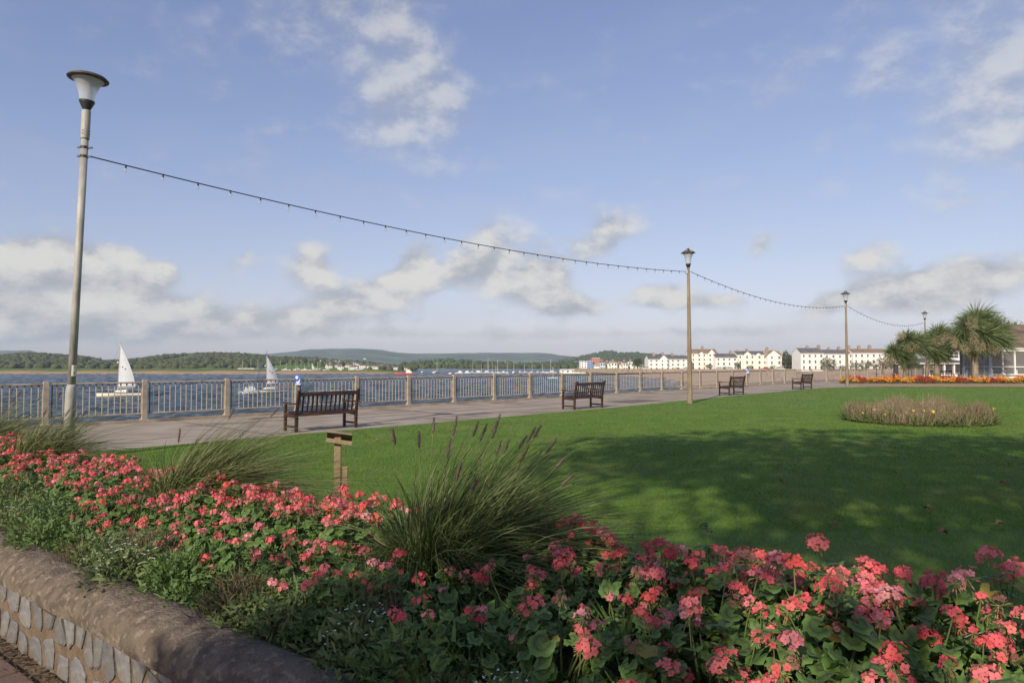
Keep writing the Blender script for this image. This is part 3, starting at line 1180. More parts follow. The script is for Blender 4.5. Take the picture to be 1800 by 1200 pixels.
L.new(bs.outputs[0], ms.inputs[1])
L.new(tr.outputs[0], ms.inputs[2])
L.new(ms.outputs[0], N['Material Output'].inputs['Surface'])

M['leaf'] = leaf_m
M['stem'] = mat('green_stem', (.10, .17, .04), (.16, .15, .05), 20, .6)
M['sepal'] = mat('sepal', (.20, .26, .07), (.30, .24, .10), 30, .6)
M['petal'] = mat('coral_petal', (.80, .10, .085), rough=.6, translucent=.25, spec=.25,
                 hue_rnd=[(.78, .135, .135), (.72, .115, .145), (.84, .20, .185), (.74, .22, .25), (.80, .125, .10), (.60, .10, .145), (.86, .36, .36)])


def leaf_np(seed):
    """a round scalloped, ruffled geranium leaf of radius 1, notch at the stalk, normal +z"""
    r = np.random.default_rng(seed)
    n = 18
    th = np.linspace(R(-152), R(152), n) + math.pi / 2
    sc = 1 + .07 * np.cos(np.arange(n) * math.pi) + r.normal(0, .035, n)
    rim_z = .16 * np.sin(np.arange(n) * 1.25 + r.uniform(0, 6)) + r.normal(0, .05, n)
    mid_z = .05 * np.sin(np.arange(n) * 1.25 + r.uniform(0, 6)) + .05
    c = np.array([[0, 0, -.06]])
    fold = r.uniform(.0, .25)
    mid = np.stack([np.cos(th) * .55, np.sin(th) * .55, mid_z + fold * np.abs(np.cos(th)) * .3], 1)
    rim = np.stack([np.cos(th) * sc, np.sin(th) * sc, rim_z + fold * np.abs(np.cos(th)) * .7 - .08], 1)
    V_ = np.concatenate([c, mid, rim])
    F_ = [[0, 1 + i, 2 + i] for i in range(n - 1)]
    for i in range(n - 1):
        F_ += [[1 + i, 1 + n + i, 2 + n + i], [1 + i, 2 + n + i, 2 + i]]
    rad = np.concatenate([[0], np.full(n, .55), np.full(n, 1.0)])
    return V_, np.array(F_), rad


LEAVES = [leaf_np(s) for s in range(6)]


def set_rad(me_, rad):
    at2 = me_.attributes.new('rad', 'FLOAT', 'POINT')
    at2.data.foreach_set('value', np.asarray(rad, np.float32))


leaf_me = []
for V_, F_, rad in LEAVES:
    me_ = mesh_np('leaf', V_, F_)
    set_rad(me_, rad)
    me_.materials.append(M['leaf'])
    me_.polygons.foreach_set('use_smooth', np.ones(len(me_.polygons), bool))
    leaf_me.append(me_)


def flower_head(seed, kind='full'):
    """an umbel: florets of five petals on a dome, buds and a green stalk; origin at the head's centre"""
    r = random.Random(seed)
    mb = MB()
    nf_ = {'full': r.randint(10, 14), 'half': r.randint(5, 7), 'bud': 3}[kind]
    rad_ = {'full': .043, 'half': .040, 'bud': .022}[kind]
    mb.tube([(0, 0, -.012), (r.uniform(-.015, .015), r.uniform(-.015, .015), -.09), (r.uniform(-.03, .03), r.uniform(-.03, .03), -.21)], [.0032, .003, .0034], 5, mi=1)
    for k in range(nf_):
        u = (k + .5) / nf_
        ph = k * 2.39996 + r.uniform(-.2, .2)
        ct = 1 - u * 1.22
        stt = math.sqrt(max(0, 1 - ct * ct))
        nrm = Vector((stt * math.cos(ph), stt * math.sin(ph), ct)).normalized()
        c = nrm * rad_ * r.uniform(.72, 1.18)
        c.z *= .62
        mb.cyl((0, 0, -.014), c * .92, .0011, n=3, mi=2, caps=False)
        fn = (nrm + Vector((r.uniform(-.35, .35), r.uniform(-.35, .35), r.uniform(-.1, .4)))).normalized()
        a = fn.orthogonal().normalized()
        b = fn.cross(a)
        ro = r.uniform(0, 6.28)
        pr_ = r.uniform(.0155, .0225) * (.85 if kind != 'full' else 1)
        for p_ in range(5):
            t0 = ro + p_ * 2 * math.pi / 5
            e = a * math.cos(t0) + b * math.sin(t0)
            s_ = fn.cross(e)
            w_ = pr_ * r.uniform(.40, .52)
            lift = r.uniform(-.25, .40)
            q = [c + e * .0015, c + e * pr_ * .55 - s_ * w_ + fn * pr_ * lift * .5, c + e * pr_ * .96 - s_ * w_ * .62 + fn * pr_ * lift,
                 c + e * pr_ * 1.04 + fn * pr_ * (lift + .06), c + e * pr_ * .96 + s_ * w_ * .62 + fn * pr_ * lift, c + e * pr_ * .55 + s_ * w_ + fn * pr_ * lift * .5]
            mb.add(q, [(0, 1, 2, 3), (0, 3, 4, 5)], 0)
    for k in range({'full': 7, 'half': 16, 'bud': 14}[kind]):
        ph = r.uniform(0, 6.28)
        zz = r.uniform(-.9, .2) if kind != 'bud' else r.uniform(-.3, .9)
        rr_ = math.sqrt(max(0, 1 - zz * zz))
        d = Vector((rr_ * math.cos(ph), rr_ * math.sin(ph), zz))
        p0 = Vector((0, 0, -.012))
        p1 = p0 + d * rad_ * r.uniform(.55, .95)
        mb.cyl(p0, p1, .0011, n=3, mi=2, caps=False)
        mb.cyl(p1, p1 + d * .013, .0030, .0012, n=4, mi=2 if r.random() < .75 else 0)
    return mb.mesh('flower_head', [M['petal'], M['stem'], M['sepal']])


M['spent'] = mat('withered_petal', (.16, .06, .045), (.24, .12, .08), 30, .9)
HEAD = {'full': [flower_head(s, 'full') for s in range(5)], 'half': [flower_head(20 + s, 'half') for s in range(4)], 'bud': [flower_head(40 + s, 'bud') for s in range(2)]}
HEAD['spent'] = [HEAD['half'][k].copy() for k in range(2)]
for m_ in HEAD['spent']:
    m_.materials[0] = M['spent']


def plant_leaves(seed, nleaf=74, rad_=.21, hgt=.27):
    """leaf transforms of one bushy plant: a dome of leaves facing up and outward"""
    r = np.random.default_rng(seed)
    out = []
    for k in range(nleaf):
        u = r.uniform(0, 1) ** .8
        ph = r.uniform(0, 2 * math.pi)
        ct = 1 - u * .98
        stt = math.sqrt(1 - ct * ct)
        sh = r.uniform(.72, 1.08)
        p = Vector((stt * math.cos(ph) * rad_ * sh, stt * math.sin(ph) * rad_ * sh, .03 + ct * hgt * sh + r.normal(0, .012)))
        nrm = Vector((stt * math.cos(ph) * .8 + r.normal(0, .32), stt * math.sin(ph) * .8 + r.normal(0, .32), .55 + ct * .6 + r.normal(0, .12)))
        nrm.normalize()
        out_d = Vector((math.cos(ph), math.sin(ph), -.25)) + Vector(r.normal(0, .4, 3))
        y = (out_d - nrm * out_d.dot(nrm)).normalized()
        x = y.cross(nrm)
        s_ = r.uniform(.026, .050) * (1.0 if u > .25 else .9)
        out.append((Matrix((x, y, nrm)).transposed(), p, s_, int(r.integers(0, 6))))
    return out


PLANTS = [plant_leaves(100 + k) for k in range(7)]
FOLIAGE = []
for pl in PLANTS:
    parts, rads = [], []
    for rot, p, s_, li in pl:
        V_, F_, rad = LEAVES[li]
        parts.append(((V_ * s_) @ np.array(rot).T + np.array(p), F_))
        rads.append(rad)
    Vc, Fc = cat(parts)
    me_ = mesh_np('foliage', Vc, Fc)
    set_rad(me_, np.concatenate(rads))
    me_.materials.append(M['leaf'])
    me_.polygons.foreach_set('use_smooth', np.ones(len(me_.polygons), bool))
    FOLIAGE.append(me_)
ROTS = [[(rot.to_euler(), p, s_, li) for rot, p, s_, li in pl] for pl in PLANTS]
stem_mb = MB()
for k in range(9):
    a = k * .7
    stem_mb.tube([(0, 0, -.02), (.05 * math.cos(a), .05 * math.sin(a), .10), (.13 * math.cos(a), .13 * math.sin(a), .20)], [.006, .005, .003], 5)
STEMS = stem_mb.mesh('stems', M['stem'])

CLUMPS = [(790, 2.70, .74), (335, 2.80, .60), (62, 2.86, .52), (-70, 2.9, .36)]   # photo x of each grass clump, distance n from the wall's line
clump_pos = []
for x, n_, rad_ in CLUMPS:
    a, _ = ray(x, 800)
    Y = n_ / (WNV.x * a + WNV.y)
    p = Vector((a * Y, Y, 0))
    clump_pos.append((p, rad_))


def soil_z(n_):
    for (n0, z0), (n1, z1) in zip(prof, prof[1:]):
        if n0 <= n_ <= n1:
            return z0 + (z1 - z0) * (n_ - n0) / (n1 - n0)
    return 0


_ONES = ['', 'first', 'second', 'third', 'fourth', 'fifth', 'sixth', 'seventh', 'eighth', 'ninth', 'tenth', 'eleventh', 'twelfth', 'thirteenth', 'fourteenth', 'fifteenth', 'sixteenth',
         'seventeenth', 'eighteenth', 'nineteenth']
_TENS = [(20, 'twent'), (30, 'thirt'), (40, 'fort'), (50, 'fift'), (60, 'sixt'), (70, 'sevent')]
ORD = _ONES[1:]
for _n, _w in _TENS:
    ORD += [_w + 'ieth'] + [_w + 'y-' + _ONES[q] for q in range(1, 10)]
ROWN = ['front row beside the coping', 'second row from the coping', 'third row of the bed', 'fourth row of the bed', 'row before the last', 'back row along the lawn']
rg = random.Random(21)
n_leafy = 0
for row, (n0, heads, hsc) in enumerate(((1.70, 3, .85), (1.98, 5, .93), (2.26, 6, .98), (2.54, 7, 1.02), (2.82, 9, 1.08), (3.12, 11, 1.16))):
    col = 0
    t = 3.3 + .15 * (row % 2)
    beyond = 0
    while t > -11.5:
        t -= .28 * rg.uniform(.9, 1.1)
        n_ = n0 + rg.uniform(-.07, .07)
        p = bed(t, n_)
        if row == 0 and p.x / p.y < -.16 + .0:
            break
        if row == 1 and p.x / p.y < -.62:
            continue
        if p.y < .75 or p.x / p.y > 1.9 or p.x / p.y < -.86:
            continue
        if any((p - c).length < rad_ * .62 for c, rad_ in clump_pos):
            continue
        depth = p.y
        vi = rg.randrange(7)
        sc = hsc * rg.uniform(.90, 1.12) * float(np.interp(p.x / p.y, (-.6, .0, .5), (.72, .95, 1.08)))
        nh = max(1, heads + rg.choice((-2, -1, -1, 0, 0, 1, 2)))
        if p.x / p.y < -.25:
            nh = int(nh * 1.45 + .5)
        lab = f'geranium with coral flowers, {ORD[col]} from the right, {ROWN[row]}'
        if p.x / p.y > .86:
            beyond += 1
            lab = f'coral geranium past the right edge of view, {ORD[beyond - 1]}, {ROWN[row]}'
        else:
            col += 1
        g = thing('geranium_plant', lab, 'geranium', (p.x, p.y, soil_z(n_) - .01), rg.uniform(0, 6.28), 'coral geraniums in the bed')
        g.scale = (sc, sc, sc * rg.uniform(.95, 1.1))
        link('stems', STEMS, g)
        if depth < 2.9:
            for rot, q, s_, li in ROTS[vi]:
                link('leaf', leaf_me[li], g, loc=q, rot=rot, scale=s_)
                n_leafy += 1
        else:
            tag(link('foliage', FOLIAGE[vi], g), kind='stuff')
        for k in range(nh):
            ph = rg.uniform(0, 6.28)
            rr_ = math.sqrt(rg.uniform(0, 1)) * .19
            kd = rg.choices(('full', 'half', 'bud', 'spent'), (5, 3.2, 1.1, .8))[0]
            z = .03 + .27 * math.sqrt(max(0.02, 1 - (rr_ / .23) ** 2)) + rg.uniform(.005, .06)
            link('flower_head', rg.choice(HEAD[kd]), g, loc=(rr_ * math.cos(ph), rr_ * math.sin(ph), z),
                 rot=(rg.uniform(-.35, .35), rg.uniform(-.35, .35), rg.uniform(0, 6.28)), scale=rg.uniform(.56, .82))

# ================================================================== fountain grass clumps
M['fgrass'] = mat('fountain_grass', (.070, .108, .026), (.115, .155, .044), 9, .5, translucent=.3, spec=.35)
M['fgrass_dry'] = mat('fountain_grass_straw', (.29, .27, .12), (.20, .215, .085), 7, .6, translucent=.3)
M['seed'] = mat('seed_head', (.085, .058, .048), (.15, .11, .085), 40, .8)


def grass_clump(p, n_blades, height, spread, lean, label, seed, n_seed, straw=.25, zsoil=.42, seed_up=1.0):
    r = np.random.default_rng(seed)
    t = thing('fountain_grass', label, 'grass clump', (p.x, p.y, zsoil - .02))
    for nm, cnt, mt in (('blades', int(n_blades * (1 - straw)), M['fgrass']), ('dry_blades', int(n_blades * straw), M['fgrass_dry'])):
        ph = r.uniform(0, 6.283, cnt)
        br = np.sqrt(r.uniform(0, 1, cnt)) * .19
        base = np.stack([np.cos(ph) * br, np.sin(ph) * br, np.zeros(cnt)], 1)
        inc = np.abs(r.normal(0, .88, cnt))
        ph2 = ph + r.normal(0, .5, cnt)
        d = np.stack([np.sin(inc) * np.cos(ph2), np.sin(inc) * np.sin(ph2), np.cos(inc)], 1)
        d += np.array([lean[0], lean[1], 0]) * r.uniform(.1, .5, cnt)[:, None]
        d /= np.linalg.norm(d, axis=1, keepdims=True)
        Ls = height * r.uniform(.55, 1.25, cnt)
        hor = d.copy()
        hor[:, 2] = 0
        droop = hor * spread * r.uniform(.2, .9, cnt)[:, None] + np.array([lean[0], lean[1], 0]) * r.uniform(.3, .9, cnt)[:, None]
        droop[:, 2] = -(.42 + .80 * np.sin(inc)) * r.uniform(.45, 1.3, cnt)
        kink = r.uniform(0, 1, cnt) < .10
        droop[kink, 2] -= r.uniform(.4, .9, int(kink.sum()))
        V_, F_ = strips(base, d, Ls, r.uniform(.005, .010, cnt), droop, 6, r)
        tag(np_obj(nm, V_, F_, mt, t), kind='stuff')
    for k in range(n_seed):
        ph = r.uniform(0, 6.283)
        inc = abs(r.normal(0, .33))
        d = Vector((math.sin(inc) * math.cos(ph) + lean[0] * r.uniform(.1, .75), math.sin(inc) * math.sin(ph) + lean[1] * .4, math.cos(inc))).normalized()
        Ls = height * r.uniform(.72, 1.02) * seed_up
        p0 = Vector((math.cos(ph) * .08, math.sin(ph) * .08, 0))
        pts = [p0 + d * Ls * u + Vector((lean[0] * .25, lean[1] * .2, -.10)) * Ls * u * u for u in np.linspace(0, 1, 6)]
        tip = (pts[-1] - pts[-2]).normalized()
        lh = r.uniform(.075, .115)
        sh = MB()
        sh.tube(pts, .0014, 4, mi=0)
        q = [pts[-1] + tip * (lh * u) for u in (0, .1, .35, .7, .92, 1.0)]
        sh.tube(q, [.002, .005, .0072, .0062, .004, .001], 7, mi=1)
        for b in range(130):
            u = r.uniform(.02, .98)
            c = pts[-1] + tip * lh * u
            o_ = Vector(r.normal(0, 1, 3))
            o_ = (o_ - tip * o_.dot(tip)).normalized()
            e = c + o_ * .019 * (1.1 - .4 * u) + tip * .014
            s_ = tip.cross(o_) * .0011
            sh.add([c - s_, c + s_, e], [(0, 1, 2)], 1)
        sh.build('seed_head', [M['fgrass_dry'], M['seed']], t)
    return t


grass_clump(clump_pos[0][0], 8000, .98, .72, (.38, .10), 'large green fountain grass with dark seed heads, nearest in the bed', 1, 22, .14, seed_up=1.0)
grass_clump(clump_pos[1][0], 4600, .92, .62, (.58, .05), 'arching straw-tinged fountain grass beside the wooden lectern', 2, 3, .55)
grass_clump(clump_pos[2][0], 2500, .90, .55, (.50, .05), 'fountain grass at the foot of the steel lamp post', 3, 9, .42)
grass_clump(clump_pos[3][0] + Vector((.25, .15, 0)), 1300, .95, .5, (.60, .05), 'straw-coloured fountain grass at the far end of the bed', 4, 9, .62)

# ================================================================== weeds between coping and geraniums
M['weed'] = mat('weed_leaf', (.105, .175, .042), (.15, .22, .062), 8, .6, translucent=.3)
M['weed2'] = mat('weed_leaf_pale', (.17, .22, .075), (.12, .17, .05), 8, .6, translucent=.3)
M['deadweed'] = mat('dead_weed', (.15, .11, .055), (.10, .075, .035), 14, .8)
M['whiteflower'] = mat('white_floret', (.72, .72, .66), rough=.7)


def weed_mesh(seed, kind):
    r = np.random.default_rng(seed)
    cnt = {'green': 420, 'pale': 520, 'dead': 650, 'white': 420}[kind]
    ph = r.uniform(0, 6.283, cnt)
    u = np.sqrt(r.uniform(0, 1, cnt))
    rad_ = .15
    hz = .15 * np.sqrt(np.clip(1 - u ** 2 * .9, 0, 1)) * r.uniform(.35, 1.05, cnt)
    base = np.stack([np.cos(ph) * u * rad_, np.sin(ph) * u * rad_, hz], 1)
    d = np.stack([np.cos(ph) * u + r.normal(0, .5, cnt), np.sin(ph) * u + r.normal(0, .5, cnt), r.uniform(.1, 1.0, cnt)], 1)
    d /= np.linalg.norm(d, axis=1, keepdims=True)
    if kind == 'dead':
        V_, F_ = strips(base * np.array([.9, .9, .8]), d, r.uniform(.02, .06, cnt), r.uniform(.0012, .004, cnt), r.normal(0, .2, (cnt, 3)), 2, r)
    else:
        V_, F_ = strips(base, d, r.uniform(.018, .042, cnt), r.uniform(.006, .014, cnt), r.normal(0, .2, (cnt, 3)) - np.array([0, 0, .25]), 2, r)
    me_ = mesh_np('weed_leaves', V_, F_)
    me_.materials.append({'green': M['weed'], 'pale': M['weed2'], 'dead': M['deadweed'], 'white': M['weed2']}[kind])
    return me_


WM = {k: [weed_mesh(60 + i * 7 + j, k) for j in range(2)] for i, k in enumerate(('green', 'pale', 'dead', 'white'))}
fl = MB()
rw = random.Random(3)
for k in range(34):
    a, u = rw.uniform(0, 6.28), math.sqrt(rw.random()) * .13
    c = Vector((u * math.cos(a), u * math.sin(a), .13 * math.sqrt(1 - (u / .16) ** 2) + rw.uniform(.015, .04)))
    for q in range(4):
        b = q * 1.57 + rw.uniform(-.2, .2)
        e = Vector((math.cos(b), math.sin(b), rw.uniform(-.2, .3))) * .005
        s_ = Vector((-math.sin(b), math.cos(b), 0)) * .0028
        fl.add([c, c + e * .6 + s_, c + e, c + e * .6 - s_], [(0, 1, 2, 3)])
FL = fl.mesh('florets', M['whiteflower'])
WLAB = {'green': 'green leafy weed', 'pale': 'pale green spreading weed', 'dead': 'brown dried-up bedding plant', 'white': 'small white-flowered alyssum'}
t = -.1
k = 0
while t > -9.6:
    t -= rw.uniform(.15, .22)
    n_ = 1.70 + rw.uniform(-.06, .10)
    rowp = bed(t, n_)
    for extra in (0, 1):
        if extra and rw.random() > (.9 if t < -2.2 else .35):
            continue
        nn = n_ + extra * rw.uniform(.16, .24)
        p = bed(t + rw.uniform(-.06, .06), nn)
        if p.y < 1.2 or p.x / p.y < -.85:
            continue
        kd = rw.choices(('green', 'pale', 'dead', 'white'), (4, 3, 2.2, 1.6))[0]
        where = 'behind the wall coping' if not extra else 'at the front of the geraniums'
        wt = thing('weed_plant', f'{WLAB[kd]} {where}, {ORD[k]} plant along from the right', WLAB[kd].split()[-1], (p.x, p.y, soil_z(nn) - .02), rw.uniform(0, 6.28), 'small plants along the coping')
        s_ = rw.uniform(.9, 1.45)
        wt.scale = (s_, s_, s_ * rw.uniform(.9, 1.6))
        tag(link('weed_leaves', rw.choice(WM[kd]), wt), kind='stuff')
        if kd == 'white':
            tag(link('florets', FL, wt), kind='stuff')
    k += 1

# nettle-like upright plant standing above the back row
M['nettle'] = mat('nettle_leaf', (.045, .105, .022), (.07, .14, .03), 10, .6, translucent=.25)
for px, py, n_, hh, lab in ((1243, 905, 2.95, .50, 'upright dark green nettle above the back row of geraniums'), (1112, 930, 2.85, .40, 'leafy nettle stem among the geraniums beside the large grass')):
    a, _ = ray(px, py)
    Y = n_ / (WNV.x * a + WNV.y)
    t = thing('nettle', lab, 'nettle', (a * Y, Y, soil_z(n_)))
    MB().tube([(0, 0, 0), (.01, 0, hh * .5), (0, .01, hh)], [.004, .0035, .002], 5).build('stem', M['stem'], t)
    r = np.random.default_rng(px)
    cnt = 46
    z = r.uniform(.12, 1.0, cnt) * hh
    ph = r.uniform(0, 6.28, cnt)
    d = np.stack([np.cos(ph), np.sin(ph), np.full(cnt, .25)], 1)
    V_, F_ = strips(np.stack([0 * z, 0 * z, z], 1), d, r.uniform(.05, .10, cnt) * (1.25 - z / hh * .6), r.uniform(.022, .034, cnt), np.stack([0 * z, 0 * z, np.full(cnt, -.55)], 1), 3, r, side=np.cross(d, np.array([[0, 0, 1.0]])))
    tag(np_obj('leaves', V_, F_, M['nettle'], t), kind='stuff')

# ================================================================== fallen leaves on the lawn
M['fallen'] = mat('fallen_leaf', (.25, .15, .065), (.16, .085, .035), 20, .8)
fb = MB()
q = []
for k in range(12):
    a = 2 * math.pi * k / 12
    rr_ = .06 * (1.0 if k % 2 else .55)
    q.append((rr_ * math.cos(a), rr_ * math.sin(a) * .8, .012 + .022 * math.sin(a * 2 + 1)))
fb.add([(0, 0, .004)] + q, [(0, 1 + k, 1 + (k + 1) % 12) for k in range(12)])
FM = fb.mesh('fallen_leaf', M['fallen'])
SPOT = [((1465, 920), 'brown curled leaf on the shaded lawn nearest the geraniums'), ((1658, 935), 'brown leaf at the lawn edge behind the right-hand geraniums'), ((1630, 893), 'pale brown leaf on the lawn in the tree shadow'),
        ((1578, 831), 'brown leaf lying in the darkest shade of the lawn'), ((1765, 847), 'dark leaf in the shade near the right edge'), ((1018, 744), 'pale leaf on the sunlit lawn below the second bench'),
        ((1193, 733), 'small pale leaf on the sunlit grass before the tan lamp'), ((1404, 702), 'tiny pale leaf on the lawn by the farthest bench'), ((1376, 846), 'reddish leaf in dappled shade in mid lawn'),
        ((1757, 920), 'dark leaf on the lawn above the rightmost geraniums'), ((659, 772), 'white petal scrap on the lawn right of the lectern')]
for (xy, lab) in SPOT:
    p = gp(*xy, z=.06)
    o = link('fallen_leaf', FM, loc=(p.x, p.y, .062), rot=(random.uniform(-.3, .3), random.uniform(-.3, .3), random.uniform(0, 6.28)), scale=random.uniform(.8, 1.15))
    tag(o, lab, 'leaf', 'fallen leaves on the lawn')

# ================================================================== island bed of dried plants in the lawn
M['dry'] = mat('dried_stem', (.26, .19, .115), (.34, .26, .165), 3, .8, translucent=.2, c3=(.23, .145, .10), scale3=1.2)
M['bedgreen'] = mat('bed_green', (.09, .14, .035), (.14, .17, .05), 5, .7, translucent=.3)
M['yellow'] = mat('yellow_flower', (.72, .48, .03), rough=.6)
rb = thing('island_bed', 'round bed of dried brown stems with a few yellow flowers in the lawn', 'flower bed', (18.7 * ray(1612, 730)[0], 18.7, .022))
RX, RY = 1.82, 1.7
ms_ = MB()
ms_.lathe([(1.0, 0), (.9, .05), (.5, .09), (.02, .10)], 28)
ms_.v = [(x * RX, y * RY, z) for x, y, z in ms_.v]
ms_.build('soil_mound', M['soil'], rb, smooth=True)


def in_disc(r, n):
    ph = r.uniform(0, 6.283, n)
    u = np.sqrt(r.uniform(0, 1, n))
    return np.cos(ph) * u, np.sin(ph) * u, u


r = np.random.default_rng(9)
cnt = 5200
x, y, u = in_disc(r, cnt)
hv = .74 * (1 - .45 * u ** 2) * (.75 + .3 * np.sin(x * 9) * np.cos(y * 7 + 1)) * r.uniform(.7, 1.12, cnt)
d = np.stack([r.normal(.08, .17, cnt), r.normal(0, .17, cnt), np.ones(cnt)], 1)
V1 = strips(np.stack([x * RX, y * RY, np.full(cnt, .04)], 1), d, hv, r.uniform(.007, .016, cnt), r.normal(0, .08, (cnt, 3)), 3, r)
cnt2 = 5000
kx = r.integers(0, cnt, cnt2)
uu = r.uniform(.35, .98, cnt2)
bb = np.stack([x[kx] * RX, y[kx] * RY, np.full(cnt2, .04)], 1) + d[kx] * (hv[kx] * uu)[:, None]
V2 = strips(bb, r.normal(0, .7, (cnt2, 3)) + np.array([0, 0, .7]), r.uniform(.03, .09, cnt2), r.uniform(.008, .016, cnt2), r.normal(0, .1, (cnt2, 3)), 2, r)
tag(np_obj('dried_stems', *cat([V1, V2]), M['dry'], rb), kind='stuff')
cnt = 4200
x, y, u = in_disc(r, cnt)
f = 1.03 / np.maximum(u, .3) ** .35
V_ = strips(np.stack([x * RX * f, y * RY * f, np.full(cnt, .03)], 1), r.normal(0, .5, (cnt, 3)) + np.array([0, 0, .8]), r.uniform(.10, .36, cnt), r.uniform(.012, .03, cnt), r.normal(0, .3, (cnt, 3)), 2, r)
tag(np_obj('low_leaves', *V_, M['bedgreen'], rb), kind='stuff')
yf = MB()
for k in range(7):
    a = k * 2 * math.pi / 7
    yf.add([(0, 0, 0), (.022 * math.cos(a - .4), .022 * math.sin(a - .4), .012), (.045 * math.cos(a), .045 * math.sin(a), .004), (.022 * math.cos(a + .4), .022 * math.sin(a + .4), .012)], [(0, 1, 2, 3)])
YF = yf.mesh('yellow_flower', M['yellow'])
for k in range(16):
    a = random.uniform(3.4, 6.1) if k % 4 else random.uniform(0, 6.28)
    u = random.uniform(.7, 1.04)
    link('yellow_flower', YF, rb, loc=(RX * u * math.cos(a), RY * u * math.sin(a), random.uniform(.15, .38)), rot=(random.uniform(.2, 1.1), random.uniform(-.4, .4), random.uniform(-.4, .4)), scale=random.uniform(.8, 1.3))

# ================================================================== orange bedding row beyond the lawn
M['mg_leaf'] = mat('marigold_leaf', (.10, .12, .025), (.15, .15, .035), 8, .7, translucent=.2)
M['mg'] = [mat('orange_bloom', (.70, .22, .03), (.76, .32, .05), 20, .7, translucent=.2), mat('amber_bloom', (.68, .40, .07), (.72, .30, .04), 20, .7, translucent=.2), mat('red_bloom', (.36, .028, .022), (.46, .06, .03), 20, .7, translucent=.2)]


def bedding(seed, bloom):
    r = np.random.default_rng(seed)
    cnt = 150
    x, y, u = in_disc(r, cnt)
    z = .36 * np.sqrt(1 - u ** 2 * .85) * r.uniform(.25, 1, cnt)
    V_ = strips(np.stack([x * .22, y * .22, z], 1), r.normal(0, .6, (cnt, 3)) + np.array([0, 0, .5]), r.uniform(.05, .11, cnt), r.uniform(.03, .05, cnt), r.normal(0, .3, (cnt, 3)), 2, r)
    lf = mesh_np('foliage', *V_)
    lf.materials.append(M['mg_leaf'])
    cnt = 110
    x, y, u = in_disc(r, cnt)
    z = .40 * np.sqrt(1 - u ** 2 * .8) * r.uniform(.72, 1.08, cnt)
    V_ = strips(np.stack([x * .24, y * .24, z], 1), r.normal(0, .8, (cnt, 3)) + np.array([0, 0, .5]), r.uniform(.05, .09, cnt), r.uniform(.05, .08, cnt), r.normal(0, .3, (cnt, 3)), 2, r)
    bl = mesh_np('blooms', *V_)
    bl.materials.append(bloom)
    return lf, bl


BV = [(bedding(300 + k, M['mg'][k % 3 if k < 6 else 0]), ('orange', 'amber', 'dark red')[k % 3 if k < 6 else 0]) for k in range(8)]
rm = random.Random(8)
for row in range(3):
    k = 0
    x = 26.0 + row * .3
    while x < 45.5:
        vi = rm.choices(range(8), (3, 4, 5, 3, 4, 5, 2, 2))[0]
        (lf, bl), cname = BV[vi]
        y = 53.6 + row * .62 + rm.uniform(-.12, .12)
        g = thing('bedding_plant', f'{cname} bedding plant, {ORD[k]} from the corner lamp, {("front", "middle", "rear")[row]} row before the shelter', 'flower', (x, y, .0), rm.uniform(0, 6.28), 'orange and red bedding flowers')
        s_ = rm.uniform(.85, 1.25)
        g.scale = (s_, s_, s_ * rm.uniform(.85, 1.2))
        tag(link('foliage', lf, g), kind='stuff')
        tag(link('blooms', bl, g), kind='stuff')
        x += rm.uniform(.44, .62)
        k += 1

# ================================================================== cabbage palms
M['cord'] = mat('palm_leaf', (.105, .150, .055), (.17, .21, .085), 2, .5, translucent=.2, spec=.4)
M['cord_dead'] = mat('dead_palm_leaf', (.13, .10, .055), (.09, .07, .04), 3, .8)
M['panicle'] = mat('fruit_panicle', (.42, .35, .22), (.32, .25, .15), 8, .9)
M['bark'] = mat('palm_bark', (.32, .26, .18), (.22, .17, .115), 6, .9, .02, 18, stretch=(1, 1, .5))


def cabbage_palm(base, label, trunks, tufts, panicles, seed, wind=.45):
    r = np.random.default_rng(seed)
    t = thing('cabbage_palm', label, 'palm', base)
    for pts, r0, r1 in trunks:
        n = len(pts)
        MB().tube(pts, [r0 + (r1 - r0) * k / (n - 1) for k in range(n)], 9).build('trunk', M['bark'], t, smooth=True)
    live, dead = [], []
    for c, rad_ in tufts:
        cnt = 520
        z = r.uniform(-.75, 1, cnt)
        ph = r.uniform(0, 6.283, cnt)
        s_ = np.sqrt(1 - z * z)
        d = np.stack([s_ * np.cos(ph), s_ * np.sin(ph), z], 1)
        d[:, 0] += wind * .35
        d /= np.linalg.norm(d, axis=1, keepdims=True)
        drp = np.stack([np.full(cnt, wind * .5), np.zeros(cnt), -.30 * np.ones(cnt)], 1) * r.uniform(.3, 1.1, cnt)[:, None]
        live.append(strips(np.array(c) + d * .06, d, rad_ * r.uniform(.85, 1.30, cnt), r.uniform(.045, .075, cnt), drp, 4, r))
        cnt = 90
        ph = r.uniform(0, 6.283, cnt)
        d = np.stack([np.cos(ph) * .5, np.sin(ph) * .5, np.full(cnt, -.8)], 1)
        dead.append(strips(np.array(c) - np.array([0, 0, .1]) + d * .05, d, rad_ * r.uniform(.6, 1.0, cnt), r.uniform(.03, .05, cnt), np.stack([0 * ph, 0 * ph, -.3 + 0 * ph], 1), 3, r))
    tag(np_obj('leaves', *cat(live), M['cord'], t), kind='stuff')
    tag(np_obj('dead_skirt', *cat(dead), M['cord_dead'], t), kind='stuff')
    for c, sx, sz_ in panicles:
        cnt = 520
        q = r.normal(0, 1, (cnt, 3))
        q /= np.linalg.norm(q, axis=1, keepdims=True)
        q *= r.uniform(.35, 1.0, cnt)[:, None]
        b_ = q * np.array([sx, sx, sz_])
        V_ = strips(b_, q + r.normal(0, .4, (cnt, 3)), r.uniform(.05, .15, cnt), r.uniform(.010, .024, cnt), np.stack([np.zeros(cnt), np.zeros(cnt), -.4 * np.ones(cnt)], 1), 2, r)
        np_obj('fruit_panicle', *V_, M['panicle'], t, loc=c)
    return t


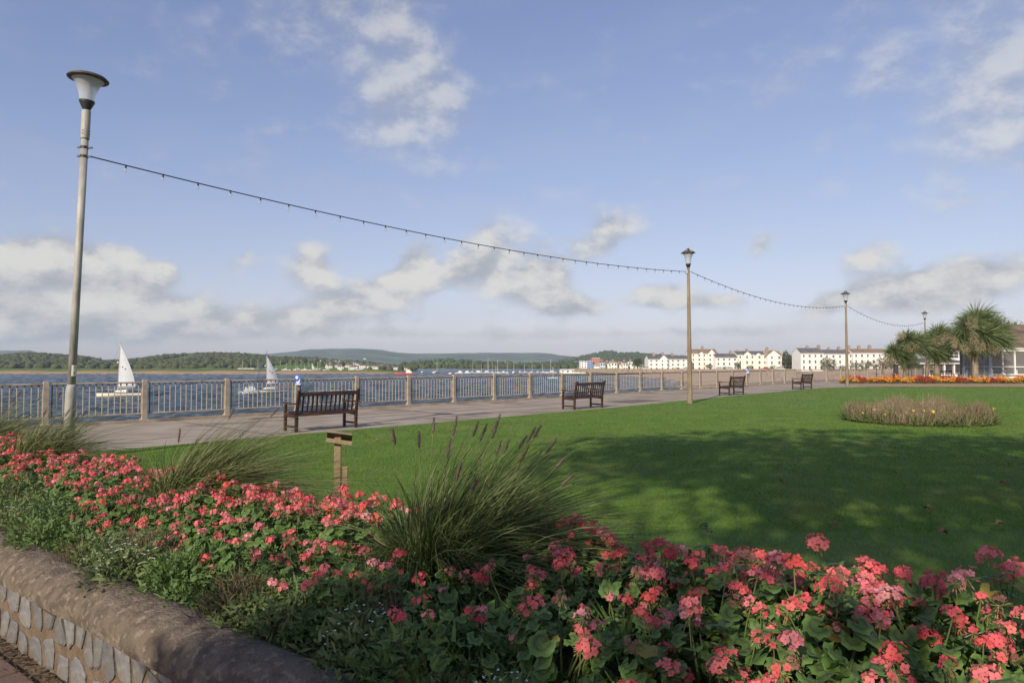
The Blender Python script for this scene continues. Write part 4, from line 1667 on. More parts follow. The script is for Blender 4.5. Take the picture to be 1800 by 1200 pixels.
def lp_(base, x, y):
    """offset from a palm's foot of a photo point in the palm's own plane"""
    p = at(x, y, base.y)
    return Vector((p.x - base.x, 0, p.z - base.z))


b1 = Vector((at(1592, 650, 57.5).x, 57.5, 0))
cabbage_palm(b1, 'smallest cabbage palm with pale fruit clusters, nearest the lamp post', [([lp_(b1, 1592, 672), lp_(b1, 1592, 650), lp_(b1, 1594, 630), lp_(b1, 1597, 615)], .24, .17), ([lp_(b1, 1592, 640), lp_(b1, 1580, 625)], .12, .10)],
             [(lp_(b1, 1600, 608) + Vector((0, .2, 0)), 1.25), (lp_(b1, 1592, 597) + Vector((0, -.3, 0)), 1.05), (lp_(b1, 1572, 618), 1.0), (lp_(b1, 1612, 603), 1.15), (lp_(b1, 1590, 632) + Vector((0, -.2, 0)), .8)],
             [(lp_(b1, 1575, 590) + Vector((0, -.7, 0)), .40, .34), (lp_(b1, 1589, 610) + Vector((0, -1.0, 0)), .62, .42), (lp_(b1, 1558, 630) + Vector((0, -.3, 0)), .40, .45)], 31)
b2 = Vector((at(1645, 650, 58).x, 58, 0))
cabbage_palm(b2, 'twin-stemmed cabbage palm between the smallest and the largest palm', [([lp_(b2, 1647, 672), lp_(b2, 1647, 645), lp_(b2, 1648, 622), lp_(b2, 1650, 600)], .26, .18), ([lp_(b2, 1629, 672), lp_(b2, 1630, 645), lp_(b2, 1634, 622), lp_(b2, 1638, 608)], .15, .11)],
             [(lp_(b2, 1652, 588) + Vector((0, .2, 0)), 1.30), (lp_(b2, 1632, 600), 1.15), (lp_(b2, 1660, 600), 1.1), (lp_(b2, 1640, 618) + Vector((0, -.2, 0)), 1.05), (lp_(b2, 1652, 622) + Vector((0, -.2, 0)), .85)],
             [(lp_(b2, 1634, 600) + Vector((0, -1.1, 0)), .50, .42), (lp_(b2, 1648, 593) + Vector((0, -1.1, 0)), .38, .42)], 32)
b3 = Vector((at(1714, 650, 56.5).x, 56.5, 0))
cabbage_palm(b3, 'largest cabbage palm, its broad crown hiding the corner of the shelter roof', [([lp_(b3, 1716, 675), lp_(b3, 1714, 655), lp_(b3, 1714, 630), lp_(b3, 1713, 605), lp_(b3, 1715, 580)], .27, .20), ([lp_(b3, 1713, 615), lp_(b3, 1695, 585)], .16, .12), ([lp_(b3, 1714, 612), lp_(b3, 1738, 590)], .16, .12)],
             [(lp_(b3, 1722, 560) + Vector((0, .3, 0)), 1.65), (lp_(b3, 1698, 572), 1.4), (lp_(b3, 1740, 580), 1.6), (lp_(b3, 1720, 590) + Vector((0, -.7, 0)), 1.5), (lp_(b3, 1690, 592) + Vector((0, .2, 0)), 1.35), (lp_(b3, 1745, 596) + Vector((0, -.4, 0)), 1.35), (lp_(b3, 1708, 605) + Vector((0, -.3, 0)), 1.2)],
             [(lp_(b3, 1687, 570) + Vector((0, -1.5, 0)), .42, .62), (lp_(b3, 1690, 595) + Vector((0, -1.5, 0)), .36, .60), (lp_(b3, 1680, 612) + Vector((0, -1.2, 0)), .42, .55), (lp_(b3, 1699, 609) + Vector((0, -1.6, 0)), .46, .50), (lp_(b3, 1723, 612) + Vector((0, -1.6, 0)), .48, .52), (lp_(b3, 1668, 600) + Vector((0, -.7, 0)), .30, .6)], 33)

# rose standards and a dark post among the bedding
M['twig'] = mat('dark_twig', (.05, .035, .025), (.08, .06, .04), 10, .8)
M['bronze_leaf'] = mat('bronze_leaf', (.06, .05, .03), (.09, .06, .04), 10, .8)
for px, ht, lab in ((1541, 1.35, 'thin dark rose standard nearest the corner lamp'), (1603, 1.5, 'rose standard just right of the smallest palm trunk'), (1667, 1.45, 'rose standard in front of the low pavilion'), (1684, 1.2, 'dark rose standard close to the blue screen')):
    p = Vector((at(px, 660, 56.2).x, 56.2, 0))
    t = thing('rose_standard', lab, 'rose', p, random.uniform(0, 6), 'rose standards in the bedding')
    MB().tube([(0, 0, 0), (.02, 0, ht * .6), (-.01, .02, ht)], [.035, .03, .02], 6).build('stem', M['twig'], t)
    tw = MB()
    for k in range(14):
        a, e = random.uniform(0, 6.28), random.uniform(.1, 1.3)
        d = Vector((math.cos(a) * math.cos(e), math.sin(a) * math.cos(e), math.sin(e)))
        z = random.uniform(.7, 1) * ht
        tw.cyl((0, 0, z), Vector((0, 0, z)) + d * random.uniform(.12, .3), .012, .004, n=4)
    tw.build('twigs', M['twig'], t)
    V_ = strips(RNG.normal(0, .12, (60, 3)) + np.array([0, 0, ht]), RNG.normal(0, 1, (60, 3)), np.full(60, .07), np.full(60, .04), np.zeros((60, 3)), 2)
    tag(np_obj('leaves', *V_, M['bronze_leaf'], t), kind='stuff')
p = Vector((at(1575, 660, 57.2).x, 57.2, 0))
t = thing('dark_post', 'dark grey square post behind the bedding left of the smallest palm', 'post', p)
MB().box((0, 0, .70), (.30, .30, 1.4), bev=.03).build('shaft', M['dark_bar'], t)
MB().box((0, 0, 1.43), (.36, .36, .06), bev=.02).build('cap', M['black'], t)
p = Vector((at(1655, 660, 60.5).x, 60.5, 0))
o = copy_tree(bench)
o.location = p
o.rotation_euler = (0, 0, -.9)
tag(o, 'dark bench glimpsed behind the bedding beside the twin-stemmed palm', 'bench')

# ================================================================== glazed shelter at the right
M['tile'] = mat('brown_roof_tile', (.155, .110, .080), (.20, .145, .105), 3, .85, .006, 20, c3=(.11, .08, .06), scale3=.8, rnd=.1)
M['pane'] = mat('dark_pane', (.10, .105, .10), (.17, .165, .145), .8, .12, spec=.6)
M['bluepaint'] = mat('pale_blue_paint', (.36, .43, .49), (.31, .38, .44), 3, .5)
M['interior'] = mat('shelter_interior', (.16, .14, .12), (.22, .19, .15), 1, .8)
M['clear'] = glass('shelter_glass', (.70, .69, .64), .08, .24)
Ys = 59.0
sx0 = at(1740, 640, Ys).x
sh = thing('promenade_shelter', 'white glazed shelter with a brown tiled roof behind the largest palm', 'shelter', (sx0, Ys, 0))
MB().box((6, 2.2, .35), (12, 4.2, .50)).build('plinth', M['white'], sh)
MB().box((6, 3.9, 1.7), (11.9, .3, 2.3)).build('rear_wall', M['interior'], sh)
MB().box((6, .0, .62), (12.1, .20, .10), bev=.01).build('sill', M['white'], sh)
MB().box((6.0, -.12, 2.90), (13.4, .16, .20), bev=.01).build('fascia', M['white'], sh)
MB().box((6, 0, 2.70), (12.1, .14, .20)).build('lintel', M['white'], sh)
for k in range(12):
    x = .05 + k * 1.05
    MB().box((x, 0, 1.64), (.11, .13, 1.94), bev=.008).build('mullion', M['white'], sh)
    if k < 11:
        MB().box((x + .525, .01, 1.28), (.94, .06, .07)).build('transom', M['white'], sh)
        MB().box((x + .525, .03, .975), (.94, .012, .56)).build('lower_pane', M['clear'], sh)
        MB().box((x + .525, .03, 1.95), (.94, .012, 1.28)).build('upper_pane', M['clear'], sh)
        MB().box((x + .10, -.09, .80), (.07, .07, .42), bev=.01).build('rail_stub', M['white'], sh)
# roof: courses of tiles laid up the slope
n_course = 16
e0, e1 = Vector((-.8, -.30, 2.98)), Vector((-.8 + 2.6, 3.6, 5.15))
for k in range(n_course):
    u0, u1 = k / n_course, (k + 1) / n_course
    z0, z1 = e0.z + (e1.z - e0.z) * u0, e0.z + (e1.z - e0.z) * u1
    y0, y1 = e0.y + (e1.y - e0.y) * u0, e0.y + (e1.y - e0.y) * u1
    xa, xb = e0.x + (e1.x - e0.x) * u0, e0.x + (e1.x - e0.x) * u1
    c = MB()
    lift = .045
    c.add([(xa, y0, z0 + lift), (14, y0, z0 + lift), (14, y1, z1 + .012), (xb, y1, z1 + .012), (xa, y0, z0 - .01), (14, y0, z0 - .01)], [(0, 1, 2, 3), (4, 5, 1, 0)])
    c.build('tile_course', M['tile'], sh)
c = MB()
c.add([(-.8, -.30, 2.98), (1.8, 3.6, 5.15), (-.8, 7.5, 2.98), (14, 3.6, 5.15), (14, 7.5, 2.98)], [(0, 1, 2), (1, 3, 4, 2)])
c.build('roof_back', M['tile'], sh)
# blue framed glass screen beside it
bx0 = at(1697, 640, 58).x
sc_ = thing('glass_screen', 'pale blue framed glass windbreak screen behind the largest palm trunk', 'screen', (bx0, 58.2, 0))
for k in range(5):
    MB().box((k * .56, 0, 1.38), (.09 if k < 4 else .30, .10, 2.76), bev=.01).build('upright', M['bluepaint'], sc_)
for z in (.12, 1.3, 2.7):
    MB().box((1.12, .0, z), (2.3, .07, .12), bev=.01).build('crossbar', M['bluepaint'], sc_)
for k in range(4):
    MB().box((k * .56 + .28, .01, .71), (.47, .012, 1.06)).build('lower_pane', M['clear'], sc_)
    MB().box((k * .56 + .28, .01, 2.0), (.47, .012, 1.28)).build('upper_pane', M['clear'], sc_)
MB().box((1.12, .22, 1.35), (2.24, .02, 2.6)).build('backing', M['bluepaint'], sc_)

# tree showing over the shelter roof
M['far_leaf'] = mat('far_leaf', (.10, .14, .035), (.16, .18, .05), .5, .8, translucent=.2)
M['far_trunk'] = mat('far_trunk', (.12, .09, .06), rough=.9)


def leaf_cloud(r, c, rx, rz, n, size):
    q = r.normal(0, 1, (n, 3))
    q /= np.linalg.norm(q, axis=1, keepdims=True)
    q *= r.uniform(.5, 1.0, n)[:, None] ** .6
    lump = 1 + .22 * np.sin(q[:, 0] * 5 + c[0]) * np.cos(q[:, 2] * 4 + c[1]) + .12 * np.sin(q[:, 1] * 9)
    b_ = q * np.array([rx, rx, rz]) * lump[:, None] + np.array(c)
    return strips(b_, q + r.normal(0, .6, (n, 3)), size * r.uniform(.7, 1.3, n), size * r.uniform(.5, .9, n), r.normal(0, .2, (n, 3)), 1, r)


def far_tree(p, h, w_, label, seed, material, group=None, n=900, cat_='tree', leaf=None):
    r = np.random.default_rng(seed)
    t = thing('tree' if cat_ == 'tree' else 'shrub', label, cat_, p, 0, group)
    MB().cyl((0, 0, -.3), (0, 0, h * .55), w_ * .06 + .05, w_ * .03 + .03, n=6).build('trunk', M['far_trunk'], t)
    parts = [leaf_cloud(r, (0, 0, h * .60), w_ * .5, h * .38, n // 2, leaf or h * .07)]
    for k in range(5):
        a = r.uniform(0, 6.28)
        parts.append(leaf_cloud(r, (math.cos(a) * w_ * .28, math.sin(a) * w_ * .28, h * r.uniform(.45, .8)), w_ * .28, h * .2, n // 8, leaf or h * .07))
    tag(np_obj('crown', *cat(parts), material, t), kind='stuff')
    return t


far_tree(Vector((at(1762, 600, 68).x, 68, 0)), 5.9, 4.6, 'yellow-green tree top showing over the shelter roof', 71, M['far_leaf'], n=1600, leaf=.32)

# ================================================================== beach and far sea front
M['sand'] = mat('beach_sand', (.34, .235, .165), (.40, .285, .205), .08, .95, c3=(.22, .185, .165), scale3=.02, spec=.2)


def sst(x, a, b):
    u = np.clip((x - a) / (b - a), 0, 1)
    return u * u * (3 - 2 * u)


def beach_z(X, Y):
    shore = 24 + np.clip(Y - 70, 0, 200) * .13 + np.clip(Y - 270, 0, 400) * .015 + 4 * np.sin(Y * .03)
    return -5.6 + 3.2 * sst(X - shore, -8, 50) + .25 * np.sin(X * .15) * np.sin(Y * .11)


gx = np.linspace(0, 520, 80)
gy = np.linspace(60, 760, 90)
GX, GY = np.meshgrid(gx, gy, indexing='ij')
GZ = beach_z(GX, GY)
V_ = np.stack([GX, GY, GZ], 2).reshape(-1, 3)
ny = len(gy)
F_ = np.array([[i * ny + j, (i + 1) * ny + j, (i + 1) * ny + j + 1, i * ny + j + 1] for i in range(len(gx) - 1) for j in range(ny - 1)])
tag(np_obj('beach', V_, F_, M['sand'], smooth=True), kind='structure')

M['slate'] = mat('slate_roof', (.105, .10, .11), (.15, .135, .13), .3, .7)
M['brownroof'] = mat('brown_roof', (.20, .14, .10), (.26, .18, .12), .3, .8)
M['ochre'] = mat('lichen_roof', (.38, .25, .10), (.27, .18, .10), .3, .8)
M['redroof'] = mat('red_roof', (.36, .17, .10), (.28, .14, .09), .3, .8)
M['stucco'] = mat('white_stucco', (.80, .78, .72), (.74, .72, .66), .2, .8)
M['cream'] = mat('cream_stucco', (.82, .78, .66), (.78, .74, .61), .2, .8)
M['chim'] = mat('chimney_brick', (.27, .19, .14), (.34, .27, .20), 1, .9)
M['win'] = mat('far_window', (.05, .055, .06), (.10, .10, .11), .4, .2)
M['winframe'] = mat('window_frame', (.66, .64, .60), rough=.6)
WIN = MB().box((0, 0, 0), (1.0, .10, 1.0), mi=0).box((0, -.04, 0), (.84, .06, .90), mi=1).box((0, -.07, .0), (.84, .03, .06), mi=0).mesh('window', [M['winframe'], M['win']])
DOOR = MB().box((0, 0, 0), (1.0, .10, 1.0), mi=0).box((0, -.04, -.05), (.78, .06, .86), mi=1).mesh('door', [M['winframe'], M['win']])


def terrace(name, label, x0, x1, yb, ye, yr, D, wall_m, roof_m, gables=(), chim=(), floors=3, depth=11.0, bays=None, cat_='building', hip=False, group=None):
    """a house front given by its photo span, base, eave and ridge heights, at distance D"""
    p0, p1 = at(x0, yb, D), at(x1, yb, D)
    W_ = p1.x - p0.x
    H = at(x0, ye, D).z - p0.z
    RH = at(x0, yr, D).z - p0.z
    mpp = W_ / (x1 - x0)
    t = thing(name, label, cat_, (p0.x, D, p0.z), 0, group)
    b = MB()
    b.box((W_ / 2, depth / 2, (H - 3) / 2), (W_, depth, H + 3))
    for sx in ((0,) if not hip else ()):
        b.add([(0, 0, H), (0, depth, H), (0, depth / 2, RH - .05), (W_, 0, H), (W_, depth, H), (W_, depth / 2, RH - .05)], [(0, 1, 2), (3, 5, 4)])
    b.build('wall', wall_m, t)
    rf = MB()
    ov = .35
    ins = depth * .45 if hip else 0
    rf.add([(-ov * .3, -ov, H - .05), (W_ + ov * .3, -ov, H - .05), (W_ + ov * .3 - ins, depth / 2, RH), (-ov * .3 + ins, depth / 2, RH), (-ov * .3, depth + ov, H - .05), (W_ + ov * .3, depth + ov, H - .05)],
           [(0, 1, 2, 3), (3, 2, 5, 4)] + ([(0, 3, 4), (1, 5, 2)] if hip else []))
    rf = rf.build('roof', roof_m, t)
    MB().box((W_ / 2, -.15, H - .15), (W_, .3, .3)).build('cornice', M['winframe'], t)
    for gxp, gw, gy_ in gables:
        gx_ = (gxp - x0) * mpp
        gw_ = gw * mpp
        gh = at(x0, gy_, D).z - p0.z
        gb = MB()
        gb.add([(gx_ - gw_ / 2, -1.1, -1), (gx_ + gw_ / 2, -1.1, -1), (gx_ + gw_ / 2, -1.1, H), (gx_, -1.1, gh), (gx_ - gw_ / 2, -1.1, H),
                (gx_ - gw_ / 2, .02, -1), (gx_ + gw_ / 2, .02, -1), (gx_ + gw_ / 2, .02, H), (gx_, depth / 2, gh), (gx_ - gw_ / 2, .02, H)],
               [(0, 1, 2, 3, 4), (1, 6, 7, 2), (0, 4, 9, 5)])
        g_ = gb.build('gable_bay', wall_m, t)
        gr = MB()
        gr.add([(gx_ - gw_ / 2 - .3, -1.4, H - .2), (gx_, -1.4, gh + .12), (gx_, depth / 2, gh + .12), (gx_ - gw_ / 2 - .3, depth / 2, H - .2), (gx_ + gw_ / 2 + .3, -1.4, H - .2), (gx_ + gw_ / 2 + .3, depth / 2, H - .2)],
               [(0, 1, 2, 3), (1, 4, 5, 2)])
        gr.build('gable_roof', roof_m, g_)
    for cx_, ct in chim:
        c_x = (cx_ - x0) * mpp
        ch = at(x0, ct, D).z - p0.z
        ck = MB().box((c_x, depth / 2, (RH - 1 + ch) / 2), (1.5, 1.0, ch - RH + 1)).build('chimney', M['chim'], rf)
        pm_ = MB()
        for q in (-.4, 0, .4):
            pm_.cyl((c_x + q, depth / 2, ch), (c_x + q, depth / 2, ch + .5), .14, n=5)
        pm_.build('chimney_pots', M['redroof'], ck)
    nb = bays or max(2, int(W_ / 2.9))
    fh = H / floors
    for f_ in range(floors):
        for k in range(nb):
            xx = (k + .5) * W_ / nb
            yy = -.03
            for gxp, gw, gy_ in gables:
                if abs(xx - (gxp - x0) * mpp) < gw * mpp / 2:
                    yy = -1.13
            if f_ == 0 and k % 3 == 1:
                link('door', DOOR, t, loc=(xx, yy, fh * .45), scale=(1.2, 1, fh * .72))
            else:
                link('window', WIN, t, loc=(xx, yy, f_ * fh + fh * .52), scale=(1.15 if (k % 2) else .95, 1, fh * (.56 if f_ < 2 else .46)))
    return t


D1 = 372
terrace('terrace_house', 'white stucco terrace with slate roof at the left end of the sea front', 1140, 1216, 651, 631, 624.5, D1, M['stucco'], M['slate'], [(1166, 15, 624)], [(1153, 621), (1169, 620), (1186, 621)])
terrace('terrace_house', 'tall cream hotel with a red-brown roof and gable on the sea front', 1214, 1262, 651, 621, 613, D1 + 6, M['cream'], M['brownroof'], [(1250, 13, 614), (1232, 8, 618)], [(1240, 609)], floors=4)
terrace('terrace_house', 'low white terrace with dark slate roof right of the cream hotel', 1258, 1297, 651, 628, 621, D1, M['stucco'], M['slate'], (), [(1290, 617)])
terrace('terrace_house', 'cream terrace with twin gables and slate roof on the sea front', 1296, 1350, 651, 623, 616.5, D1 + 2, M['cream'], M['slate'], [(1313, 14, 617.5), (1332, 9, 620)], [(1319, 613), (1302, 616)], floors=3)
terrace('terrace_house', 'white gabled house at the right end of the first terrace', 1349, 1375, 651, 624, 616, D1, M['stucco'], M['ochre'], [(1359, 22, 615.5)], [(1355, 611)], floors=3)
terrace('low_house', 'low white annex beside the white gabled house', 1373, 1406, 651, 641, 637, D1 + 4, M['stucco'], M['slate'], floors=1)
D2 = 345
terrace('terrace_house', 'white four-bay house with tall slate roof beginning the second terrace', 1408, 1449, 651, 620.5, 611, D2, M['stucco'], M['slate'], (), [(1428, 608), (1448, 607)])
terrace('terrace_house', 'long white terrace with dark slate roof left of the corner lamp', 1448, 1494, 651, 621.5, 614, D2 + 1, M['stucco'], M['slate'], (), [(1466, 611), (1484, 610)])
terrace('terrace_house', 'narrow cream house behind the corner lamp post', 1493, 1501, 651, 620.5, 613, D2 + 2, M['cream'], M['brownroof'], (), (), bays=2)
terrace('terrace_house', 'white terrace with brown roof and brick chimneys right of the corner lamp', 1500, 1562, 651, 620, 612.5, D2, M['stucco'], M['brownroof'], (), [(1502, 608), (1520, 607.5), (1539, 607)])
terrace('terrace_house', 'white terrace partly hidden behind the smallest palm', 1561, 1625, 651, 621, 613, D2 + 2, M['stucco'], M['brownroof'], (), [(1575, 609), (1610, 610)])
terrace('modern_house', 'white and blue-roofed building behind the largest palm', 1652, 1702, 652, 615, 609, 170, M['stucco'], M['slate'], floors=2, bays=6, hip=True)
D3 = 430
terrace('apartment_block', 'white and blue apartment block at the harbour mouth', 1021, 1043, 651, 634, 633, D3, M['stucco'], M['slate'], floors=4, bays=4)
M['blue_wall'] = mat('blue_render', (.20, .28, .55), (.17, .24, .48), .3, .7)
M['orange_wall'] = mat('orange_render', (.62, .17, .08), (.55, .15, .07), .3, .7)
M['teal_wall'] = mat('pale_teal_render', (.42, .52, .55), (.48, .56, .58), .3, .7)
terrace('apartment_block', 'narrow blue-fronted block beside the orange tower', 1033, 1042, 651, 633.5, 632.5, D3 - 3, M['blue_wall'], M['slate'], floors=4, bays=2)
terrace('apartment_block', 'orange apartment tower above a white base at the harbour mouth', 1041, 1055, 651, 629, 628, D3 + 5, M['orange_wall'], M['redroof'], floors=5, bays=3)
terrace('apartment_block', 'white lower front of the orange tower', 1044, 1054.5, 651, 640, 639.5, D3 - 4, M['stucco'], M['slate'], floors=2, bays=3)
for k, (xa, xb, ye, yr, wm_, rm_, lab) in enumerate([(1055, 1064, 637, 634, 'teal_wall', 'slate', 'pale teal house right of the orange tower'), (1063, 1075, 639, 635.5, 'cream', 'brownroof', 'cream house with brown roof near the orange tower'),
                                                     (1074, 1085, 637.5, 634, 'stucco', 'ochre', 'white house with ochre roof in the harbour row'), (1084, 1096, 641, 637.5, 'cream', 'redroof', 'low cream house with red roof in the harbour row'),
                                                     (1095, 1104, 638, 635, 'stucco', 'slate', 'white slate-roofed house in the harbour row'), (1103, 1118, 635.5, 634.5, 'stucco', 'slate', 'flat-topped white house beside the dark conifer'),
                                                     (1117, 1131, 641, 638, 'cream', 'brownroof', 'cream house half hidden by the dark conifer')]):
    terrace('harbour_house', lab, xa, xb, 651, ye, yr, D3 - 8 + (k % 2) * 4, M[wm_], M[rm_], floors=2, chim=[((xa + xb) / 2, yr - 2)])
terrace('boat_shed', 'long low cream shed with a red patch by the harbour', 985, 1020, 654.5, 650, 648.5, 436, M['cream'], M['winframe'], floors=1, bays=4)

# low sea wall and road along the front
sw = MB()
sw.add([(at(1010, 651, 405).x, 405, -2.0), (at(1130, 651, 362).x, 362, -2.0), (at(1400, 651, 352).x, 352, -2.0), (330, 330, -2.0), (340, 420, -2.0), (60, 470, -2.0)], [tuple(range(6))])
tag(sw.build('sea_front_road', M['asphalt']), kind='structure')
t = thing('sea_front_wall', 'long tan sea wall below the distant terraces', 'wall', (0, 0, 0))
fw = MB()
for (xa, Da), (xb, Db) in (((1010, 404), (1130, 361)), ((1130, 361), (1400, 351)), ((1400, 351), (1620, 330))):
    a, b = at(xa, 651, Da), at(xb, 651, Db)
    fw.bar((a.x, a.y, -2.6), (b.x, b.y, -2.6), 1.0, 2.4)
fw.build('masonry', M['kerb'], t)

# pavilion on the beach behind the palms
D4 = 96
p0, p1 = at(1622, 650, D4), at(1703, 650, D4)
pv_ = thing('beach_pavilion', 'low pavilion with a dark hipped roof and white fascia behind the palms', 'pavilion', (p0.x, D4, -2.3))
W_ = p1.x - p0.x
H = at(1660, 637, D4).z + 2.3
RH = at(1660, 628.5, D4).z + 2.3
MB().box((W_ / 2, 3, H / 2), (W_ - .8, 5.2, H)).build('wall', M['interior'], pv_)
MB().box((W_ / 2, 0.1, H - .1), (W_ + .6, .2, .22)).build('fascia', M['white'], pv_)
MB().add([(-.3, -.1, H), (W_ + .3, -.1, H), (W_ - 1.6, 3, RH), (1.8, 3, RH), (-.3, 6, H), (W_ + .3, 6, H)], [(0, 1, 2, 3), (3, 2, 5, 4), (0, 3, 4), (1, 5, 2)]).build('roof', M['slate'], pv_)
for k in range(5):
    MB().box((.5 + k * (W_ - 1) / 4, .30, H / 2), (.18, .18, H)).build('column', M['white'], pv_)
for k in range(4):
    MB().box((.5 + (k + .5) * (W_ - 1) / 4, .38, H * .78), ((W_ - 1) / 4 - .5, .08, .9)).build('opening', M['win'], pv_)
MB().box((W_ / 2, .30, H * .52), (W_ - .6, .1, .5)).build('balustrade', M['winframe'], pv_)

# shrubs and trees by the sea front
M['shrub'] = mat('shrub_leaf', (.10, .115, .045), (.15, .155, .06), .4, .8, translucent=.2)
M['shrub_dk'] = mat('dark_shrub_leaf', (.05, .075, .03), (.08, .10, .04), .4, .8, translucent=.2)
M['brown_shrub'] = mat('brown_shrub_leaf', (.14, .115, .06), (.18, .145, .075), .4, .8, translucent=.2)
SH = [(1458, 652, 340, 7.0, 7, 'shrub', 'green bush before the second terrace'), (1479, 652, 340, 3.2, 5, 'shrub_dk', 'small dark bush left of the corner lamp'), (1504, 652, 338, 4.6, 5, 'shrub', 'bush just right of the corner lamp'),
      (1522, 652, 338, 5.2, 5, 'shrub', 'bush before the white terrace with brown roof'), (1552, 652, 130, 2.9, 4.2, 'brown_shrub', 'brownish tamarisk bush left of the smallest palm'), (1570, 653, 120, 2.3, 3.6, 'brown_shrub', 'brownish tamarisk bush behind the smallest palm'),
      (1612, 652, 125, 2.0, 3.5, 'shrub', 'green bush between the smallest palms'), (1395, 651, 365, 8.5, 9, 'shrub_dk', 'dark tree in the gap between the two terraces'), (1384, 651, 374, 10.5, 5, 'shrub_dk', 'thin dark tree beside the white gabled house'),
      (1121, 651, 408, 8.0, 6.5, 'shrub_dk', 'dark conifer standing before the harbour houses'), (1247, 651, 366, 3.8, 3.6, 'shrub_dk', 'dark bush before the cream hotel'), (1297, 651, 364, 4.6, 3.2, 'shrub', 'small palm-like tree before the twin-gabled terrace'),
      (1319, 651, 364, 3.2, 3.5, 'shrub', 'bush before the twin-gabled terrace'), (1275, 651, 364, 2.6, 5, 'shrub', 'low bushes before the low white terrace'), (1190, 651, 366, 2.0, 3.5, 'shrub_dk', 'low bush before the leftmost terrace'),
      (1360, 651, 366, 3.0, 4, 'shrub', 'bush before the white gabled house'), (1133, 651, 400, 3.4, 6, 'shrub_dk', 'dark bush at the left end of the white terrace')]
for k, (x, y, D, h, w_, mk, lab) in enumerate(SH):
    p = at(x, y, D)
    far_tree(Vector((p.x, D, p.z - .3)), h, w_, lab, 500 + k, M[mk], n=700, cat_='tree' if 'tree' in lab or 'conifer' in lab else 'shrub')

# scaffolding against the white gabled house
M['scaf'] = mat('scaffold_tube', (.25, .22, .19), rough=.6)
p = at(1383, 651, 366)
t = thing('scaffolding', 'scaffolding on the side of the white gabled house', 'scaffolding', (p.x - 2.5, 366, p.z))
for k in range(4):
    MB().cyl((k * 2, 0, 0), (k * 2, 0, 9.0), .09, n=5).build('standard', M['scaf'], t)
for z in (2.5, 4.8, 7.1):
    MB().cyl((-.5, 0, z), (6.8, 0, z), .09, n=5).build('ledger', M['scaf'], t)
    MB().box((3.1, .6, z - .15), (7, 1.1, .12)).build('platform', M['scaf'], t)

# parked cars along the front
carp = MB()
body = [(-2.1, .35), (-2.15, .75), (-1.9, .92), (-1.1, .98), (1.0, .98), (1.9, .85), (2.1, .65), (2.1, .35)]
for s_ in (-1, 1):
    pass
nb_ = len(body)
carp.add([(x, -.85, z) for x, z in body] + [(x, .85, z) for x, z in body], [tuple(range(nb_ - 1, -1, -1)), tuple(range(nb_, 2 * nb_))] + [(i, (i + 1) % nb_, nb_ + (i + 1) % nb_, nb_ + i) for i in range(nb_)])
CB = carp
cab = [(-1.7, .96), (-1.25, 1.45), (.35, 1.48), (1.1, .97)]
cbm = MB().add([(x, -.74, z) for x, z in cab] + [(x, .74, z) for x, z in cab], [(3, 2, 1, 0), (4, 5, 6, 7)] + [(i, (i + 1) % 4, 4 + (i + 1) % 4, 4 + i) for i in range(4)])
CABM = cbm.mesh('cabin', M['win'])
WHM = MB().cyl((0, -.9, 0), (0, .9, 0), .31, n=10).mesh('wheels_pair', M['black'])
for k, (x, D, c, lab) in enumerate([(1135, 366, (.70, .70, .70), 'white car parked at the left end of the white terrace'), (1205, 362, (.55, .55, .57), 'silver car parked just left of the tan lamp post'), (1262, 360, (.6, .6, .62), 'silver car parked before the low white terrace'),
                                    (1285, 360, (.68, .66, .62), 'pale car parked before the twin-gabled terrace'), (1345, 359, (.45, .05, .05), 'red car parked near the white gabled house'), (1372, 359, (.66, .66, .66), 'white van-like car below the scaffolding')]):
    p = at(x, 651, D)
    t = thing('parked_car', lab, 'car', (p.x, D, -2.0), random.choice((0, math.pi)), 'cars parked on the sea front')
    pm_ = mat('car_paint_%d' % k, c, rough=.3)
    CB.build('body', pm_, t)
    link('cabin', CABM, t)
    for wx in (-1.35, 1.3):
        link('wheel', WHM, t, loc=(wx, 0, .31))

# ================================================================== far shore: sand spit, hills, woods, town
M['spit'] = bpy.data.materials.new('sand_spit')
M['spit'].use_nodes = True
N, L = M['spit'].node_tree.nodes, M['spit'].node_tree.links
bs = N['Principled BSDF']
bs.inputs['Roughness'].default_value = .95
bs.inputs['Specular IOR Level'].default_value = .1
ga = N.new('ShaderNodeTexCoord')
sx_ = N.new('ShaderNodeSeparateXYZ')
L.new(ga.outputs['Object'], sx_.inputs[0])
nz = N.new('ShaderNodeTexNoise')
nz.inputs['Scale'].default_value = .02
L.new(ga.outputs['Object'], nz.inputs['Vector'])
mm = N.new('ShaderNodeMath')
mm.operation = 'MULTIPLY_ADD'
L.new(nz.outputs[0], mm.inputs[0])
mm.inputs[1].default_value = 22
L.new(sx_.outputs[1], mm.inputs[2])
cr = N.new('ShaderNodeValToRGB')
mr = N.new('ShaderNodeMapRange')
mr.inputs['From Min'].default_value = 400
mr.inputs['From Max'].default_value = 700
L.new(mm.outputs[0], mr.inputs['Value'])
L.new(mr.outputs[0], cr.inputs[0])
els = cr.color_ramp.elements
els[0].position, els[0].color = .0, (.40, .26, .165, 1)
els[1].position, els[1].color = 1.0, (.115, .15, .05, 1)
for p_, c_ in ((.125, (.42, .28, .17, 1)), (.15, (.36, .26, .10, 1)), (.24, (.30, .24, .09, 1)), (.40, (.125, .16, .05, 1))):
    e = els.new(p_)
    e.color = c_
L.new(cr.outputs[0], bs.inputs['Base Color'])
xs_ = np.linspace(-560, 830, 140)       # photo x of each section, so that it tapers at its right end
rows = [(404, -5.3), (412, -4.85), (424, -4.35), (436, -3.75), (447, -3.55), (470, -4.0), (560, -4.1), (800, -4.1), (1300, -4.0)]
vv = []
